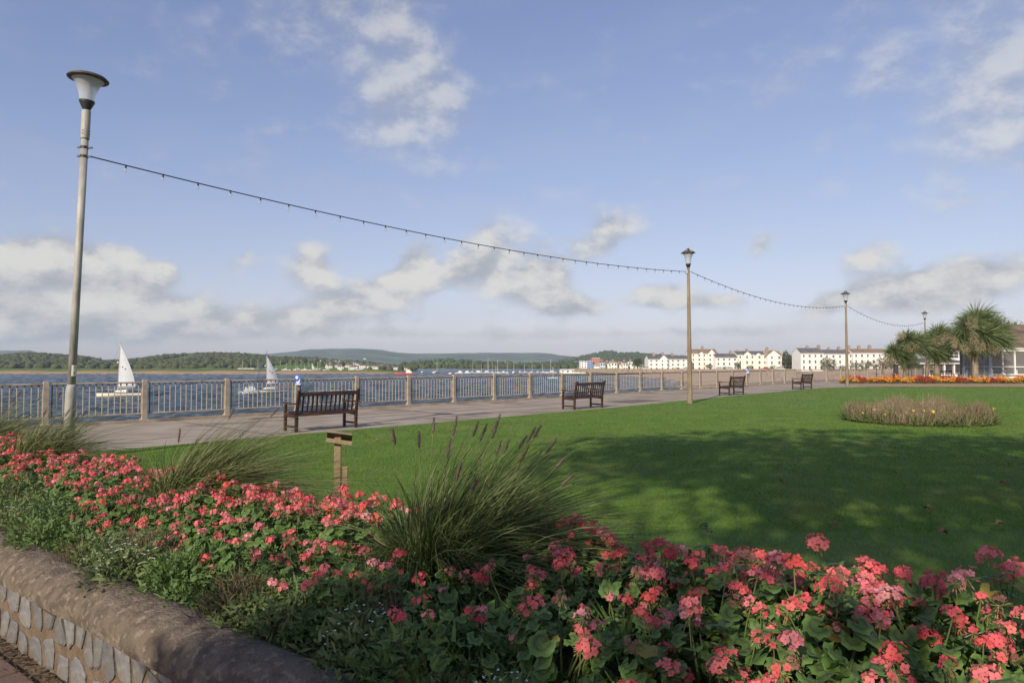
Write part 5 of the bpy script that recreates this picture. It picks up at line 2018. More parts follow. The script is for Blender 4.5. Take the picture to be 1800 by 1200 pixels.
for x in xs_:
    taper = float(np.clip((735 - x) / 130, 0, 1))
    for D, z in rows:
        a, _ = ray(x, 640)
        dz = .30 * math.sin(x * .05) + .2 * math.sin(x * .13 + D)
        zz = -5.5 + (z + (dz if -5 < z and D < 480 else 0) + 5.5) * (taper if D < 1200 else 1) ** .7
        vv.append((a * D, D + 8 * math.sin(x * .011), zz))
nr = len(rows)
sp = MB().add(vv, [(i * nr + j, (i + 1) * nr + j, (i + 1) * nr + j + 1, i * nr + j + 1) for i in range(len(xs_) - 1) for j in range(nr - 1)])
tag(sp.build('sand_spit', M['spit'], smooth=True), kind='structure')


class Hill:
    def __init__(self, name, sil, D, Wd, material, zb=-5.2, bump=.06, seed=0, shape=1.0, back=1.0):
        self.xs = [p[0] for p in sil]
        self.ys = [p[1] for p in sil]
        self.D, self.W, self.zb, self.bump, self.seed, self.shape = D, Wd, zb, bump, seed, shape
        xs__ = np.linspace(self.xs[0], self.xs[-1], 220)
        vs__ = np.concatenate([np.linspace(0, 1, 16), np.linspace(1.12, 2.0, 6)])
        V__ = [self.pt(x, v) for x in xs__ for v in vs__]
        n = len(vs__)
        F__ = [(i * n + j, (i + 1) * n + j, (i + 1) * n + j + 1, i * n + j + 1) for i in range(len(xs__) - 1) for j in range(n - 1)]
        mb = MB().add(V__, F__)
        tag(mb.build(name, material, smooth=True), kind='structure')

    def pt(self, x, v):
        D = self.D - self.W * (1 - v)
        a, _ = ray(x, 635)
        yt = float(np.interp(x, self.xs, self.ys))
        zr = EYE + ray(x, yt)[1] * self.D
        u = v if v <= 1 else 2 - v
        f = math.sin(math.pi / 2 * max(0, u)) ** self.shape
        h = zr - self.zb
        nb__ = self.bump * h * math.sin(x * .09 + v * 3 + self.seed) * math.sin(v * 7 + x * .05) * (1 - v) * v * 3 if v < 1 else 0
        return (a * D, D, self.zb + h * f + nb__)


M['moor'] = mat('moorland', (.050, .072, .042), (.105, .125, .072), .006, .95, c3=(.16, .20, .085), scale3=.0045, spec=.1)
M['field'] = mat('pasture', (.105, .175, .040), (.135, .195, .055), .01, .95, c3=(.085, .115, .045), scale3=.006, spec=.1)
M['pasture'] = mat('bright_pasture', (.125, .205, .045), (.15, .22, .06), .02, .95, c3=(.10, .14, .05), scale3=.008, spec=.1)
M['stubble'] = mat('stubble_field', (.32, .24, .15), (.27, .20, .12), .02, .95, spec=.1)
M['woodfloor'] = mat('wood_floor', (.045, .062, .024), (.06, .078, .03), .02, .95, spec=.1)
HB = Hill('moorland_hills', [(-700, 612), (-300, 606), (-120, 612), (0, 616), (58, 616.5), (66, 620), (90, 625), (130, 631), (170, 632.5), (230, 630), (285, 624.5), (335, 625.5), (430, 623), (470, 622), (510, 619), (545, 614.5), (585, 613), (620, 612.5), (660, 614),
                             (690, 619), (716, 621.5), (850, 620.5), (940, 620), (965, 620.5), (985, 625), (1020, 627.5), (1200, 628), (1700, 631), (2300, 629)], 4600, 1300, M['moor'], bump=.10, seed=1)
HD = Hill('wooded_hill', [(960, 643), (985, 637), (1005, 633.5), (1030, 628.5), (1050, 624.5), (1062, 622), (1075, 621.5), (1085, 624), (1110, 624.5), (1140, 626.5), (1200, 630), (1300, 631), (1400, 634), (1500, 638)], 1900, 420, M['woodfloor'], seed=2)
HC = Hill('pasture_hill', [(640, 651), (690, 645), (715, 640), (745, 637), (785, 635.5), (800, 635.8), (830, 638), (880, 639.5), (940, 641), (990, 639), (1030, 640), (1100, 645)], 1350, 560, M['pasture'], seed=3, zb=-5.1, shape=.85)
HS = Hill('stubble_hill', [(955, 645), (972, 639.5), (990, 637.5), (1020, 634), (1050, 633), (1075, 638), (1100, 646)], 1700, 160, M['stubble'], seed=4)
HE = Hill('town_hill', [(440, 650), (470, 634), (500, 630.5), (530, 631.5), (570, 634), (610, 637), (650, 640), (690, 644), (720, 649), (735, 652)], 1000, 460, M['field'], zb=-4.6, seed=5, shape=1.1)
HA = Hill('wooded_ridge', [(-640, 622), (-200, 622), (0, 629), (14, 627), (50, 625), (100, 627.5), (140, 630), (170, 634), (182, 637.5), (210, 637.5), (232, 636), (262, 632), (290, 628.5), (330, 626), (370, 625), (420, 626), (450, 627.5), (480, 631), (510, 640), (530, 650)],
          1300, 640, M['field'], zb=-4.4, seed=6, shape=1.5)

# tree canopies on the far hills: a wood that reads as one mass on each hill
ICO_V, ICO_F = None, None
bm_ = bpy.data.meshes.new('tmp')
import bmesh
bmm = bmesh.new()
bmesh.ops.create_icosphere(bmm, subdivisions=2, radius=1.0)
ICO_V = np.array([v.co[:] for v in bmm.verts])
ICO_F = np.array([[v.index for v in f.verts] for f in bmm.faces])
bmm.free()


def wood(name, label, hill, n, size, material, skip, xr, vr=(0.02, 1.0), seed=0, extra=None):
    r = np.random.default_rng(seed)
    parts = []
    tries = 0
    while len(parts) < n and tries < n * 6:
        tries += 1
        x = r.uniform(*xr)
        v = r.uniform(*vr) ** .75
        if skip(x, v, r):
            continue
        p = np.array(hill.pt(x, v))
        s_ = size * r.uniform(.55, 1.35)
        q = ICO_V * (1 + r.normal(0, .13, (len(ICO_V), 1)))
        parts.append((q * np.array([s_, s_, s_ * r.uniform(.75, 1.15)]) + p + np.array([0, 0, s_ * .35]), ICO_F))
    o = np_obj(name, *cat(parts), material, smooth=False)
    return tag(o, label, 'woodland', kind='stuff')


M['wood1'] = mat('oak_wood', (.052, .068, .032), (.088, .102, .044), .05, .95, 1.2, .35, c3=(.095, .10, .045), scale3=.02, spec=.1)
M['wood2'] = mat('far_wood', (.050, .070, .032), (.075, .095, .044), .02, .95, spec=.1)


def skipA(x, v, r):
    if 150 < x < 226 and v < .93:
        return not (abs(v - .62 + .0012 * (x - 190)) < .03 or (v < .35 and r.random() < .25))
    if 226 <= x < 246 and v < .6:
        return r.random() > .3
    if 268 < x < 338 and .40 < v < .86 and v < .42 + .5 * (x - 262) / 70:
        return True
    if 36 < x < 100 and .25 < v < .45:
        return r.random() > .35
    return v < .10 and r.random() > .55


wood('woodland_ridge', 'dark broadleaf wood covering the ridge across the water', HA, 8200, 3.5, M['wood1'], skipA, (-330, 515), seed=1)
wood('woodland_headland', 'wood on the round hill behind the harbour buildings', HD, 3000, 5.0, M['wood2'], lambda x, v, r: x < 1020 and v < .8, (985, 1420), seed=2)
wood('town_trees', 'trees between the houses of the hillside town', HE, 900, 2.3, M['wood1'], lambda x, v, r: r.random() < (.55 if x > 540 else .0) or (v < .22 and x < 640), (455, 730), seed=3)


def skipC(x, v, r):
    if v > .9:
        return not (770 < x < 800 or r.random() < .12)
    if abs((x - 690) / 110 - v) < .05:
        return False
    if x > 800 and v < .9:
        return r.random() > .16
    return r.random() > .035


wood('hedgerow_trees', 'hedges and trees on the pasture hill beyond the moorings', HC, 330, 3.4, M['wood2'], skipC, (680, 1060), seed=4)
wood('shore_trees', 'line of trees along the far shore behind the moored boats', HC, 240, 3.0, M['wood1'], lambda x, v, r: r.random() > (.35 if x < 800 else .8), (690, 1010), (0, .05), seed=5)

# hillside town: small pale houses, each its own object
HWM = [mat('house_wall_%d' % k, c, rough=.8) for k, c in enumerate(((.84, .82, .78), (.72, .67, .58), (.82, .80, .74)))]
HRM = [mat('house_roof_%d' % k, c, rough=.85) for k, c in enumerate(((.13, .12, .12), (.19, .135, .11), (.15, .14, .13)))]
HW = []
for k in range(3):
    w_, d_, h_ = 10.0, 7.0, 4.6
    wl = MB().box((0, 0, h_ / 2 - 1), (w_, d_, h_ + 2))
    wl.add([(-w_ / 2, -d_ / 2, h_), (-w_ / 2, d_ / 2, h_), (-w_ / 2, 0, h_ + 1.2), (w_ / 2, -d_ / 2, h_), (w_ / 2, d_ / 2, h_), (w_ / 2, 0, h_ + 1.2)], [(0, 1, 2), (3, 5, 4)])
    rf = MB().add([(-w_ / 2 - .3, -d_ / 2 - .4, h_ - .1), (w_ / 2 + .3, -d_ / 2 - .4, h_ - .1), (w_ / 2 + .3, 0, h_ + 1.4), (-w_ / 2 - .3, 0, h_ + 1.4), (-w_ / 2 - .3, d_ / 2 + .4, h_ - .1), (w_ / 2 + .3, d_ / 2 + .4, h_ - .1)], [(0, 1, 2, 3), (3, 2, 5, 4)])
    wi = MB()
    for xx in (-3.2, 0, 3.2):
        wi.box((xx, -d_ / 2 - .02, 3.3), (1.5, .1, 1.2))
        wi.box((xx, -d_ / 2 - .02, 1.1), (1.5, .1, 1.3))
    HW.append((wl.mesh('wall', HWM[k]), rf.mesh('roof', HRM[k]), wi.mesh('windows', M['win'])))
rh = random.Random(4)
placed = []
HCNT, HALL = {}, []
tries = 0
while len(placed) < 210 and tries < 9000:
    tries += 1
    x = rh.uniform(512, 722)
    top = np.interp(x, HE.xs, HE.ys)
    v = rh.uniform(.10, .86) if x > 575 else rh.uniform(.55, .85)
    if x < 575 and rh.random() < .5:
        continue
    p = Vector(HE.pt(x, v))
    if any((p - q).length < 5.5 for q in placed):
        continue
    placed.append(p)
    wl, rf, wi = HW[rh.randrange(3)]
    zone = 'upper slope' if v > .55 else 'lower slope'
    side_ = 'wooded end' if x < 580 else ('middle' if x < 660 else 'harbour end')
    key = (zone, side_)
    HCNT[key] = HCNT.get(key, 0) + 1
    hse = thing('hillside_house', 'far house', 'house', p, rh.uniform(-.5, .5), f'far houses, {zone}, {side_}')
    hse.scale = (rh.uniform(.34, .66), .42, rh.uniform(.42, .52))
    HALL.append((key, p.x / p.y, hse))
    link('wall', wl, hse)
    rr_ = link('roof', rf, hse)
    link('windows', wi, hse)
for key in HCNT:
    for k, (_, _, hse) in enumerate(sorted([h_ for h_ in HALL if h_[0] == key], key=lambda h_: h_[1])):
        hse['label'] = f'small pale house, {ORD[k]} from the left, {key[0]}, {key[1]} of far town'
p = Vector(HB.pt(641, .16))
hse = thing('country_house', 'lone pale mansion on the moorland slope above the town', 'house', p, 0)
hse.scale = (1.3, 1.0, .8)
link('wall', HW[0][0], hse)
link('roof', HW[0][1], hse)
t = terrace('church', 'pale yellow church-like tower on the far shore behind the boats', 788, 797, 654, 644, 642, 1900, M['cream'], M['slate'], floors=2, bays=2)
for k, (xa, xb, lab) in enumerate([(769, 784, 'long white building on the far shore left of the yellow tower'), (796, 802, 'white cottage right of the yellow tower'), (694, 703, 'white waterside house at the town\'s harbour end')]):
    terrace('shore_house', lab, xa, xb, 654, 651, 649.5, 1850, M['stucco'], M['slate'], floors=1, bays=4, depth=9)

# ================================================================== boats
M['hull'] = mat('white_hull', (.78, .77, .72), (.72, .71, .66), 1, .35)
M['cream_hull'] = mat('cream_hull', (.72, .68, .56), (.66, .62, .50), 1, .4)
M['stripe'] = mat('navy_stripe', (.02, .025, .05), rough=.4)
M['sail'] = mat('sailcloth', (.80, .80, .79), (.74, .75, .76), .8, .7, translucent=.35)
M['alloy'] = mat('mast_alloy', (.52, .51, .48), rough=.4, metallic=.3)
M['bluecloth'] = mat('blue_sail_cover', (.03, .07, .30), rough=.7)
M['redcloth'] = mat('red_ensign', (.45, .03, .03), rough=.7)
M['darkcloth'] = mat('dark_oilskin', (.03, .035, .05), rough=.8)
M['skin'] = mat('skin', (.50, .30, .22), rough=.6)
M['wash'] = mat('white_water', (.75, .78, .80), (.62, .67, .70), 3, .8)


def hull_mesh(L_, B_, free, mats, sheer=.25, transom=.75, draft=.3):
    """lofted hull, bow towards +x, waterline at z=0"""
    mb = MB()
    n = 14
    secs = []
    for k in range(n + 1):
        u = k / n
        x = -L_ / 2 + L_ * u
        bw = B_ / 2 * (transom + (1 - transom) * math.sin(min(1, u / .55) * math.pi / 2)) if u < .55 else B_ / 2 * max(.0, 1 - ((u - .55) / .45) ** 2.1)
        bw = max(bw, .02)
        zt = free * (1 + sheer * (u - .35) ** 2 * 2.2)
        rake = .10 * L_ * max(0, (u - .8) / .2) ** 2
        secs.append([(x + rake, s_ * bw * f, z) for (s_, f, z) in ((-1, 1.0, zt), (-1, .99, zt * .72), (-1, .93, zt * .25), (-1, .60, -draft * .6), (0, 0, -draft), (1, .60, -draft * .6), (1, .93, zt * .25), (1, .99, zt * .72), (1, 1.0, zt))])
    m_ = len(secs[0])
    V_ = [p for s_ in secs for p in s_]
    mb.v = V_
    for k in range(n):
        for j in range(m_ - 1):
            mb.f.append([k * m_ + j, k * m_ + j + 1, (k + 1) * m_ + j + 1, (k + 1) * m_ + j])
            mb.m.append(1 if j in (0, 7) else 0)
        mb.f.append([k * m_, (k + 1) * m_, (k + 1) * m_ + m_ - 1, k * m_ + m_ - 1])
        mb.m.append(2)
    mb.f.append(list(range(m_)))
    mb.m.append(0)
    return mb.mesh('hull', mats)


def crew(parent, loc, jacket, facing=0.0):
    """a small seated figure, one continuous skinned body"""
    pts = [((0, 0, .0), .14), ((0, 0, .28), .15), ((0, 0, .48), .16), ((0, 0, .58), .06), ((.02, 0, .68), .095), ((.02, 0, .80), .08),
           ((.05, .20, .47), .065), ((.18, .26, .25), .05), ((.36, .20, .22), .04), ((.05, -.20, .47), .065), ((.18, -.26, .25), .05), ((.36, -.20, .22), .04),
           ((.38, .12, .02), .085), ((.42, .12, -.38), .06), ((.54, .12, -.42), .045), ((.38, -.12, .02), .085), ((.42, -.12, -.38), .06), ((.54, -.12, -.42), .045)]
    ed = [(0, 1), (1, 2), (2, 3), (3, 4), (4, 5), (2, 6), (6, 7), (7, 8), (2, 9), (9, 10), (10, 11), (0, 12), (12, 13), (13, 14), (0, 15), (15, 16), (16, 17)]
    me_ = bpy.data.meshes.new('person')
    me_.from_pydata([p[0] for p in pts], ed, [])
    o = bpy.data.objects.new('person', me_)
    COL.objects.link(o)
    md = o.modifiers.new('skin', 'SKIN')
    for sv, p in zip(me_.skin_vertices[0].data, pts):
        sv.radius = (p[1], p[1])
    me_.skin_vertices[0].data[0].use_root = True
    md2 = o.modifiers.new('sub', 'SUBSURF')
    md2.levels = md2.render_levels = 1
    me_.materials.append(jacket)
    o.location = loc
    o.rotation_euler = (0, 0, facing)
    return o


def yacht(loc, heading, heel, L_, mast_h, label, hullm, sail_foot, sail_top, jib=False, blue_stay=False, ensign=False, seed=0):
    t = thing('sailing_yacht', label, 'yacht', loc)
    t.rotation_euler = Euler((heel, 0, heading), 'XYZ')
    hm = hull_mesh(L_, L_ * .32, L_ * .105, [hullm, M['stripe'], M['hull']])
    link('hull', hm, t)
    fb_ = L_ * .105
    MB().add([(-.12 * L_, -.09 * L_, fb_), (.20 * L_, -.06 * L_, fb_), (.20 * L_, .06 * L_, fb_), (-.12 * L_, .09 * L_, fb_), (-.11 * L_, -.08 * L_, fb_ + .5), (.12 * L_, -.05 * L_, fb_ + .38), (.12 * L_, .05 * L_, fb_ + .38), (-.11 * L_, .08 * L_, fb_ + .5)],
             [(4, 5, 6, 7), (0, 1, 5, 4), (1, 2, 6, 5), (2, 3, 7, 6), (3, 0, 4, 7)]).build('cabin', M['hull'], t)
    wn_ = MB()
    for s_ in (-1, 1):
        for k in range(3):
            wn_.box((-.06 * L_ + k * .055 * L_, s_ * (.0845 - k * .0085) * L_, fb_ + .27), (.035 * L_, .02, .13))
    wn_.build('cabin_windows', M['win'], t)
    mx = .10 * L_
    MB().cyl((mx, 0, fb_), (mx, 0, mast_h), .075, .055, n=8).build('mast', M['alloy'], t)
    zb = fb_ + .95
    bang = R(9)
    bl = sail_foot
    bend = Vector((mx - bl * math.cos(bang), bl * math.sin(bang), zb))
    MB().cyl((mx, 0, zb), bend, .055, n=6).build('boom', M['alloy'], t)
    MB().cyl((mx - .1, 0, zb + .10), bend + Vector((0, 0, .10)), .11, n=6).build('sail_cover', M['darkcloth'], t)
    sm_ = MB()
    nu, nv = 8, 14
    for i in range(nv + 1):
        v = i / nv
        z = zb + .22 + (sail_top - zb - .22) * v
        ch = bl * (1 - v) ** .82 * (1 + .12 * math.sin(math.pi * v))
        for j in range(nu + 1):
            u = j / nu
            belly = .11 * bl * math.sin(math.pi * u) * (1 - v * .6)
            tw = bang + v * .28
            sm_.v.append((mx - .06 - ch * u * math.cos(tw), ch * u * math.sin(tw) + belly, z + .10 * (1 - u) * 0))
    for i in range(nv):
        for j in range(nu):
            sm_.f.append([i * (nu + 1) + j, i * (nu + 1) + j + 1, (i + 1) * (nu + 1) + j + 1, (i + 1) * (nu + 1) + j])
            sm_.m.append(0)
    so_ = sm_.build('mainsail', M['sail'], t, smooth=True)
    mk = MB()
    for (u, v) in ((.35, .45), (.55, .40)):
        ch = bl * (1 - v) ** .82 * (1 + .12 * math.sin(math.pi * v))
        for side_ in (-1, 1):
            mk.box((mx - .06 - ch * u * math.cos(bang + v * .28), ch * u * math.sin(bang + v * .28) + .11 * bl * math.sin(math.pi * u) * (1 - v * .6) + side_ * .03, zb + .22 + (sail_top - zb - .22) * v), (.25, .01, .22))
    mk.build('sail_mark', M['stripe'], so_)
    bow = Vector((L_ * .52, 0, fb_ * 1.25))
    MB().cyl(bow, (mx, 0, mast_h * .92), .012 if not blue_stay else .06, n=5).build('forestay', M['bluecloth'] if blue_stay else M['cable'], t)
    if not blue_stay:
        MB().cyl(bow, bow.lerp(Vector((mx, 0, mast_h * .92)), .35), .10, .03, n=6).build('furled_jib', M['stripe'], t)
    MB().cyl((-L_ * .49, 0, fb_), (mx, 0, mast_h), .012, n=4).build('backstay', M['cable'], t)
    for s_ in (-1, 1):
        MB().cyl((mx - .2, s_ * L_ * .15, fb_), (mx, 0, mast_h * .95), .012, n=4).build('shroud', M['cable'], t)
        MB().cyl((mx, 0, mast_h * .55), (mx, s_ * .55, mast_h * .56), .03, n=4).build('spreader', M['alloy'], t)
    MB().cyl((mx + .1, 0, mast_h * .62), (mx + .38, 0, mast_h * .62), .16, n=8).build('radar_reflector', M['hull'], t)
    rl = MB()
    for k in range(7):
        x = -L_ * .47 + k * L_ * .15
        for s_ in (-1, 1):
            yb = s_ * L_ * .145 * (1 if k < 5 else .62)
            rl.cyl((x, yb, fb_), (x, yb, fb_ + .55), .018, n=4)
    for s_ in (-1, 1):
        rl.cyl((-L_ * .47, s_ * L_ * .14, fb_ + .55), (L_ * .42, s_ * L_ * .10, fb_ + .6), .012, n=4)
    rl.build('guard_rails', M['alloy'], t)
    if ensign:
        MB().cyl((-L_ * .49, .1, fb_), (-L_ * .54, .1, fb_ + 1.0), .025, n=5).build('flagstaff', M['alloy'], t)
        MB().add([(-L_ * .53, .1, fb_ + 1.0), (-L_ * .53 - .75, .2, fb_ + .9), (-L_ * .52 - .7, .15, fb_ + .45), (-L_ * .52, .1, fb_ + .5)], [(0, 1, 2, 3)]).build('flag', M['redcloth'], t)
    return t


wl1 = gp(214, 696.5, WATER_Z)
y1 = yacht(Vector((wl1.x, wl1.y, WATER_Z)), R(180 + 14), R(6), 7.6, 10.9, 'white-hulled yacht under full white mainsail beyond the first railing bays', M['cream_hull'], 3.3, 10.5, seed=1)
wl2 = gp(474, 690, WATER_Z)
y2 = yacht(Vector((wl2.x, wl2.y, WATER_Z)), R(180 + 48), R(1), 7.6, 9.6, 'white yacht with a smaller sail throwing spray from its bow', M['hull'], 2.6, 8.2, blue_stay=True, ensign=True, seed=2)


def sailor(y_, dx, dy, jacket, label, head):
    Lh = y_.rotation_euler.z
    loc = y_.location + Matrix.Rotation(Lh, 3, 'Z') @ Vector((dx, dy, .88))
    tag(crew(y_, loc, jacket, Lh + head), label, 'person')


sailor(y1, -2.2, .3, M['darkcloth'], 'person in dark clothing seated in the stern of the cream-hulled yacht', 1.2)
sailor(y1, -2.9, -.4, M['stripe'], 'person in navy jacket at the helm of the cream-hulled yacht', .2)
sailor(y2, -2.4, 0, M['redcloth'], 'person in a red jacket steering the spray-throwing yacht', 0)
# bow wave
r = np.random.default_rng(77)
cnt = 1500
u = r.uniform(0, 1, cnt)
ph = r.uniform(0, 6.28, cnt)
bx = np.stack([4.0 + 2.6 * u * r.uniform(-.3, 1, cnt), r.normal(0, .9, cnt) * (.4 + u), np.abs(r.normal(0, .75, cnt)) * (1 - u * .6)], 1)
V_ = strips(bx, r.normal(0, 1, (cnt, 3)), r.uniform(.1, .3, cnt), r.uniform(.1, .25, cnt), np.zeros((cnt, 3)), 1, r)
sp_o = np_obj('bow_spray', *V_, M['wash'])
sp_o.location = y2.location
sp_o.rotation_euler = (0, 0, R(180 + 48))
tag(sp_o, 'white spray at the bow of the small-sailed yacht', 'spray', kind='stuff')
wk = MB()
for k in range(40):
    x = -4 - k * .5 + random.uniform(-.3, .3)
    yv = random.uniform(-.8, .8)
    wk.box((x, yv, .04), (random.uniform(.3, 1.1), random.uniform(.15, .4), .08), Matrix.Rotation(random.uniform(-.3, .3), 3, 'Z'))
wk_o = wk.build('wake_foam', M['wash'])
wk_o.location = y2.location
wk_o.rotation_euler = (0, 0, R(180 + 48))
tag(wk_o, 'streak of foam behind the small-sailed yacht', 'foam', kind='stuff')

# moored boats across the water
MH = hull_mesh(7.5, 2.5, .95, [M['hull'], M['stripe'], M['hull']])
MC = MB().box((-.2, 0, 1.2), (2.8, 1.5, .6), bev=.15).mesh('cabin', M['hull'])
MM = MB().cyl((.6, 0, .9), (.6, 0, 9.2), .085, .06, n=6).mesh('mast', M['hull'])
MBM = MB().cyl((.5, 0, 2.1), (-2.6, 0, 2.1), .16, n=6).mesh('furled_sail', M['bluecloth'])
MHC = MB().add([(-2.2, -.9, .9), (1.4, -.8, .9), (1.4, .8, .9), (-2.2, .9, .9), (-1.9, -.8, 2.2), (.2, -.7, 2.1), (.2, .7, 2.1), (-1.9, .8, 2.2)], [(4, 5, 6, 7), (0, 1, 5, 4), (1, 2, 6, 5), (2, 3, 7, 6), (3, 0, 4, 7)]).mesh('wheelhouse', M['hull'])
rbt = random.Random(12)
SPOTS = [(486, 0), (502, 0), (520, 0), (524, 0), (536, 0), (557, 0), (563, 0), (598, 1), (620, 0), (636, 1)]
for k, (x, motor) in enumerate(SPOTS):
    D = 520 + rbt.uniform(-12, 20)
    p = at(x, 655, D)
    t = thing('laid_up_boat', f'small white {"motor" if motor else "sail"}boat on the sand spit, {ORD[k]} from the left', 'boat', (p.x, D, -3.75), rbt.uniform(0, 6.28), 'boats laid up on the spit')
    t.scale = (.8,) * 3
    link('hull', MH, t)
    link('wheelhouse' if motor else 'cabin', MHC if motor else MC, t)
    if not motor:
        link('mast', MM, t, scale=(1, 1, rbt.uniform(.6, .95)))
for k, x in enumerate((425, 440, 452, 471, 492, 510, 530, 542)):
    D = 640
    p = at(x, 655, D)
    t = thing('moored_yacht', f'bare-masted yacht behind the sand spit, {ORD[k]} from the left', 'yacht', (p.x, D, -3.9), rbt.uniform(0, 6.28), 'yachts behind the spit')
    link('hull', MH, t)
    link('mast', MM, t)
for k, (x, lab) in enumerate(((549, 'left of two small dinghies sailing behind the spit'), (574, 'right of two small dinghies sailing behind the spit'))):
    p = at(x, 656, 505)
    t = thing('sailing_dinghy', lab, 'dinghy', (p.x, 505, -3.7), R(200), 'dinghies under sail')
    t.scale = (.6,) * 3
    link('hull', MH, t)
    link('mast', MM, t, scale=(1, 1, .95))
    MB().add([(.45, 0, 1.6), (-3.0, .5, 1.7), (.45, 0, 8.6)], [(0, 1, 2)]).build('sail', M['sail'], t)
MOOR = [(742, 655.8, 'm'), (767, 655.5, 's'), (808, 656.5, 'm'), (820, 656.2, 'm'), (842, 656, 'm'), (856, 655.5, 's'), (866, 655.8, 's'), (872, 656.2, 's'), (876, 656.8, 's'), (884, 655.5, 'm'), (891, 656.8, 's'), (903, 655.5, 's'), (914, 655.6, 'm'), (923, 655.3, 's'),
        (934, 655.5, 's'), (945, 656, 'm'), (955, 655.2, 's'), (970, 655.4, 's'), (830, 655.2, 's'), (847, 655, 's')]
for k, (x, y, kd) in enumerate(MOOR):
    p = gp(x, y, WATER_Z)
    t = thing('moored_boat', f'{"motorboat" if kd == "m" else "bare-masted yacht"} on the far moorings, {ORD[k]} of the row', 'boat', p, rbt.uniform(0, 6.28), 'boats on the far moorings')
    s_ = rbt.uniform(.55, .95)
    t.scale = (s_,) * 3
    link('hull', MH, t)
    if kd == 'm':
        link('wheelhouse', MHC, t)
    else:
        link('cabin', MC, t)
        link('mast', MM, t, scale=(1.3, 1.3, rbt.uniform(.85, 1.35)))
        link('furled_sail', MBM, t)
M['redhull'] = mat('red_hull', (.50, .075, .05), (.44, .065, .05), .5, .5)
p = gp(712, 658.5, WATER_Z)
t = thing('dredger_ship', 'red-hulled workboat with cream upperworks off the end of the spit', 'ship', p, R(183))
ks = 1.0
link('hull', hull_mesh(9.6, 2.6, .95, [M['redhull'], M['redhull'], M['redhull']], sheer=.6), t)
MB().box((-2.2, 0, 1.5), (3.2, 1.9, 1.1), bev=.1).build('deckhouse', M['cream'], t)
MB().box((-2.0, 0, 2.4), (1.8, 1.5, .9), bev=.1).build('wheelhouse', M['cream'], t)
MB().cyl((-1.5, 0, 2.4), (-1.5, 0, 4.4), .06, n=5).build('mast', M['alloy'], t)
MB().cyl((2.0, 0, .9), (2.4, 0, 3.2), .07, n=5).build('derrick', M['ochre'], t)
p = gp(790, 659, WATER_Z)
t = thing('harbour_launch', 'small blue and red launch before the yellow tower', 'boat', p, R(170))
t.scale = (.55,) * 3
link('hull', hull_mesh(7.5, 2.6, 1.3, [M['bluecloth'], M['redhull'], M['redhull']]), t)
link('wheelhouse', MHC, t)
p = gp(972, 665.5, WATER_Z)
t = thing('navigation_float', 'pale float with a thin mast lying off the beach', 'buoy', p)
MB().box((0, 0, .25), (4.2, 1.2, .5), bev=.15).build('float', M['hull'], t)
MB().cyl((0, 0, .4), (0, 0, 5.0), .07, n=6).build('mast', M['white'], t)

# ================================================================== trees behind the viewer whose shade falls on the lawn and bed
M['treebark'] = mat('tree_bark', (.10, .075, .05), (.15, .115, .08), 5, .9, .02, 14)
M['treeleaf'] = mat('tree_leaf', (.055, .10, .022), (.09, .135, .035), 2, .6, translucent=.3)


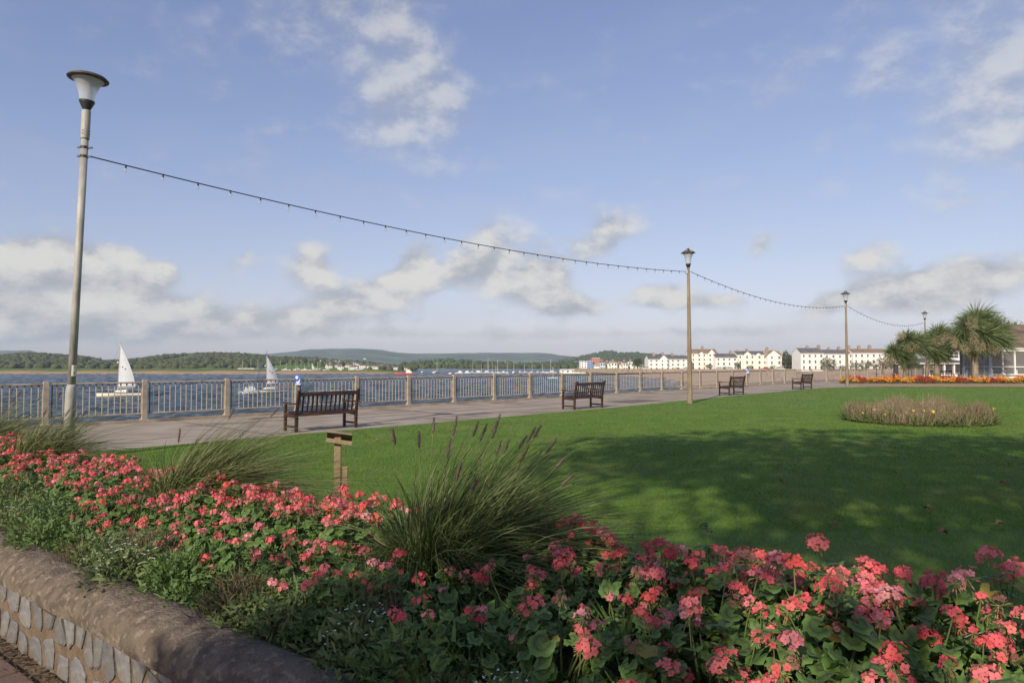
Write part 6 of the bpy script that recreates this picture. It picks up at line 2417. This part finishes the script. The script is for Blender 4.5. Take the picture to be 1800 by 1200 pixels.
def shade_tree(base, crown_c, rx, ry, rz, label, seed, nleaf, trunk_r, limbs):
    r = np.random.default_rng(seed)
    rr2 = random.Random(seed)
    t = thing('shade_tree', label, 'tree', base)
    c = Vector(crown_c) - Vector(base)
    fork = Vector((c.x * .5, c.y * .5, c.z * .48))
    tr_ = MB().tube([(0, 0, -.1), fork * .3 + Vector((.05, 0, 0)), fork * .65, fork], [trunk_r * 1.25, trunk_r, trunk_r * .9, trunk_r * .8], 9)
    tips = []
    br = MB()
    for k in range(limbs):
        a = 2 * math.pi * k / limbs + rr2.uniform(-.3, .3)
        e = c + Vector((math.cos(a) * rx * .75, math.sin(a) * ry * .75, rr2.uniform(-.35, .6) * rz))
        m1 = fork.lerp(e, .4) + Vector((rr2.uniform(-.3, .3), rr2.uniform(-.3, .3), rr2.uniform(.0, .5)))
        br.tube([fork, m1, e], [trunk_r * .5, trunk_r * .3, trunk_r * .1], 6)
        for q in range(5):
            s0 = m1.lerp(e, rr2.uniform(.0, .9))
            e2 = s0 + Vector((rr2.uniform(-1, 1) * rx * .42, rr2.uniform(-1, 1) * ry * .42, rr2.uniform(-.2, 1) * rz * .6))
            br.tube([s0, s0.lerp(e2, .5) + Vector((0, 0, .12)), e2], [trunk_r * .16, trunk_r * .10, trunk_r * .04], 5)
            tips += [e2, s0.lerp(e2, .6)]
    tr_.build('trunk', M['treebark'], t, smooth=True)
    br.build('branches', M['treebark'], t, smooth=True)
    tp = np.array([p[:] for p in tips])
    n1 = int(nleaf * .6)
    cen = tp[r.integers(0, len(tp), n1)] + r.normal(0, .34, (n1, 3))
    q = r.normal(0, 1, (nleaf - n1, 3))
    q /= np.linalg.norm(q, axis=1, keepdims=True)
    q *= r.uniform(0, 1, nleaf - n1)[:, None] ** .4
    lump = np.sin(q[:, 0] * 5 + seed) * np.cos(q[:, 1] * 6) + .5 * np.sin(q[:, 2] * 7 + q[:, 0] * 4)
    q = q[lump > -.45]
    cen2 = q * np.array([rx, ry, rz]) + np.array(c)
    cen = np.concatenate([cen, cen2])
    n = len(cen)
    V_ = strips(cen, r.normal(0, 1, (n, 3)), r.uniform(.13, .22, n), r.uniform(.09, .15, n), r.normal(0, .2, (n, 3)), 2, r)
    tag(np_obj('crown', *V_, M['treeleaf'], t), kind='stuff')
    return t


KX, KY = -SUN_H.x / math.tan(SUN_EL), -SUN_H.y / math.tan(SUN_EL)


def over(sx, sy, h):
    """where a crown at height h must stand for its shade to fall on the ground at sx, sy"""
    return Vector((sx - KX * h, sy - KY * h, h))


c1 = over(6.6, 12.4, 11.0)
shade_tree((c1.x + .3, c1.y - 2.4, 0), c1, 5.8, 3.0, 1.9, 'broad leafy tree on the street side, behind the viewpoint, shading the lawn', 5, 10500, .20, 11)
c3_ = over(3.7, 8.3, 9.5)
shade_tree((c3_.x - .3, c3_.y - 1.2, 0), c3_, 2.5, 2.0, 1.4, 'thin-leaved tree behind the viewpoint, dappling the near lawn', 9, 650, .14, 7)
c2 = over(-.15, 2.9, 4.6)
shade_tree((c2.x - .2, c2.y - .5, 0), c2, .80, .75, .7, 'small street tree behind the viewpoint, shading part of the flower bed', 6, 1300, .08, 6)

# ================================================================== air over the estuary
M['haze'] = bpy.data.materials.new('haze')
M['haze'].use_nodes = True
N, L = M['haze'].node_tree.nodes, M['haze'].node_tree.links
N.remove(N['Principled BSDF'])
pvn = N.new('ShaderNodeVolumePrincipled')
pvn.inputs['Color'].default_value = (.70, .84, 1.0, 1)
pvn.inputs['Density'].default_value = 0.00013
pvn.inputs['Anisotropy'].default_value = 0.0
L.new(pvn.outputs[0], N['Material Output'].inputs['Volume'])
hz = MB().add([(x, y, z) for z in (-9, 175) for x, y in ((-7700, -400), (7700, -400), (7700, 6600), (-7700, 6600))],
              [(0, 3, 2, 1), (4, 5, 6, 7), (0, 1, 5, 4), (1, 2, 6, 5), (2, 3, 7, 6), (3, 0, 4, 7)])
tag(hz.build('haze', M['haze']), 'thin bluish haze in the air over the estuary', 'haze', kind='stuff')
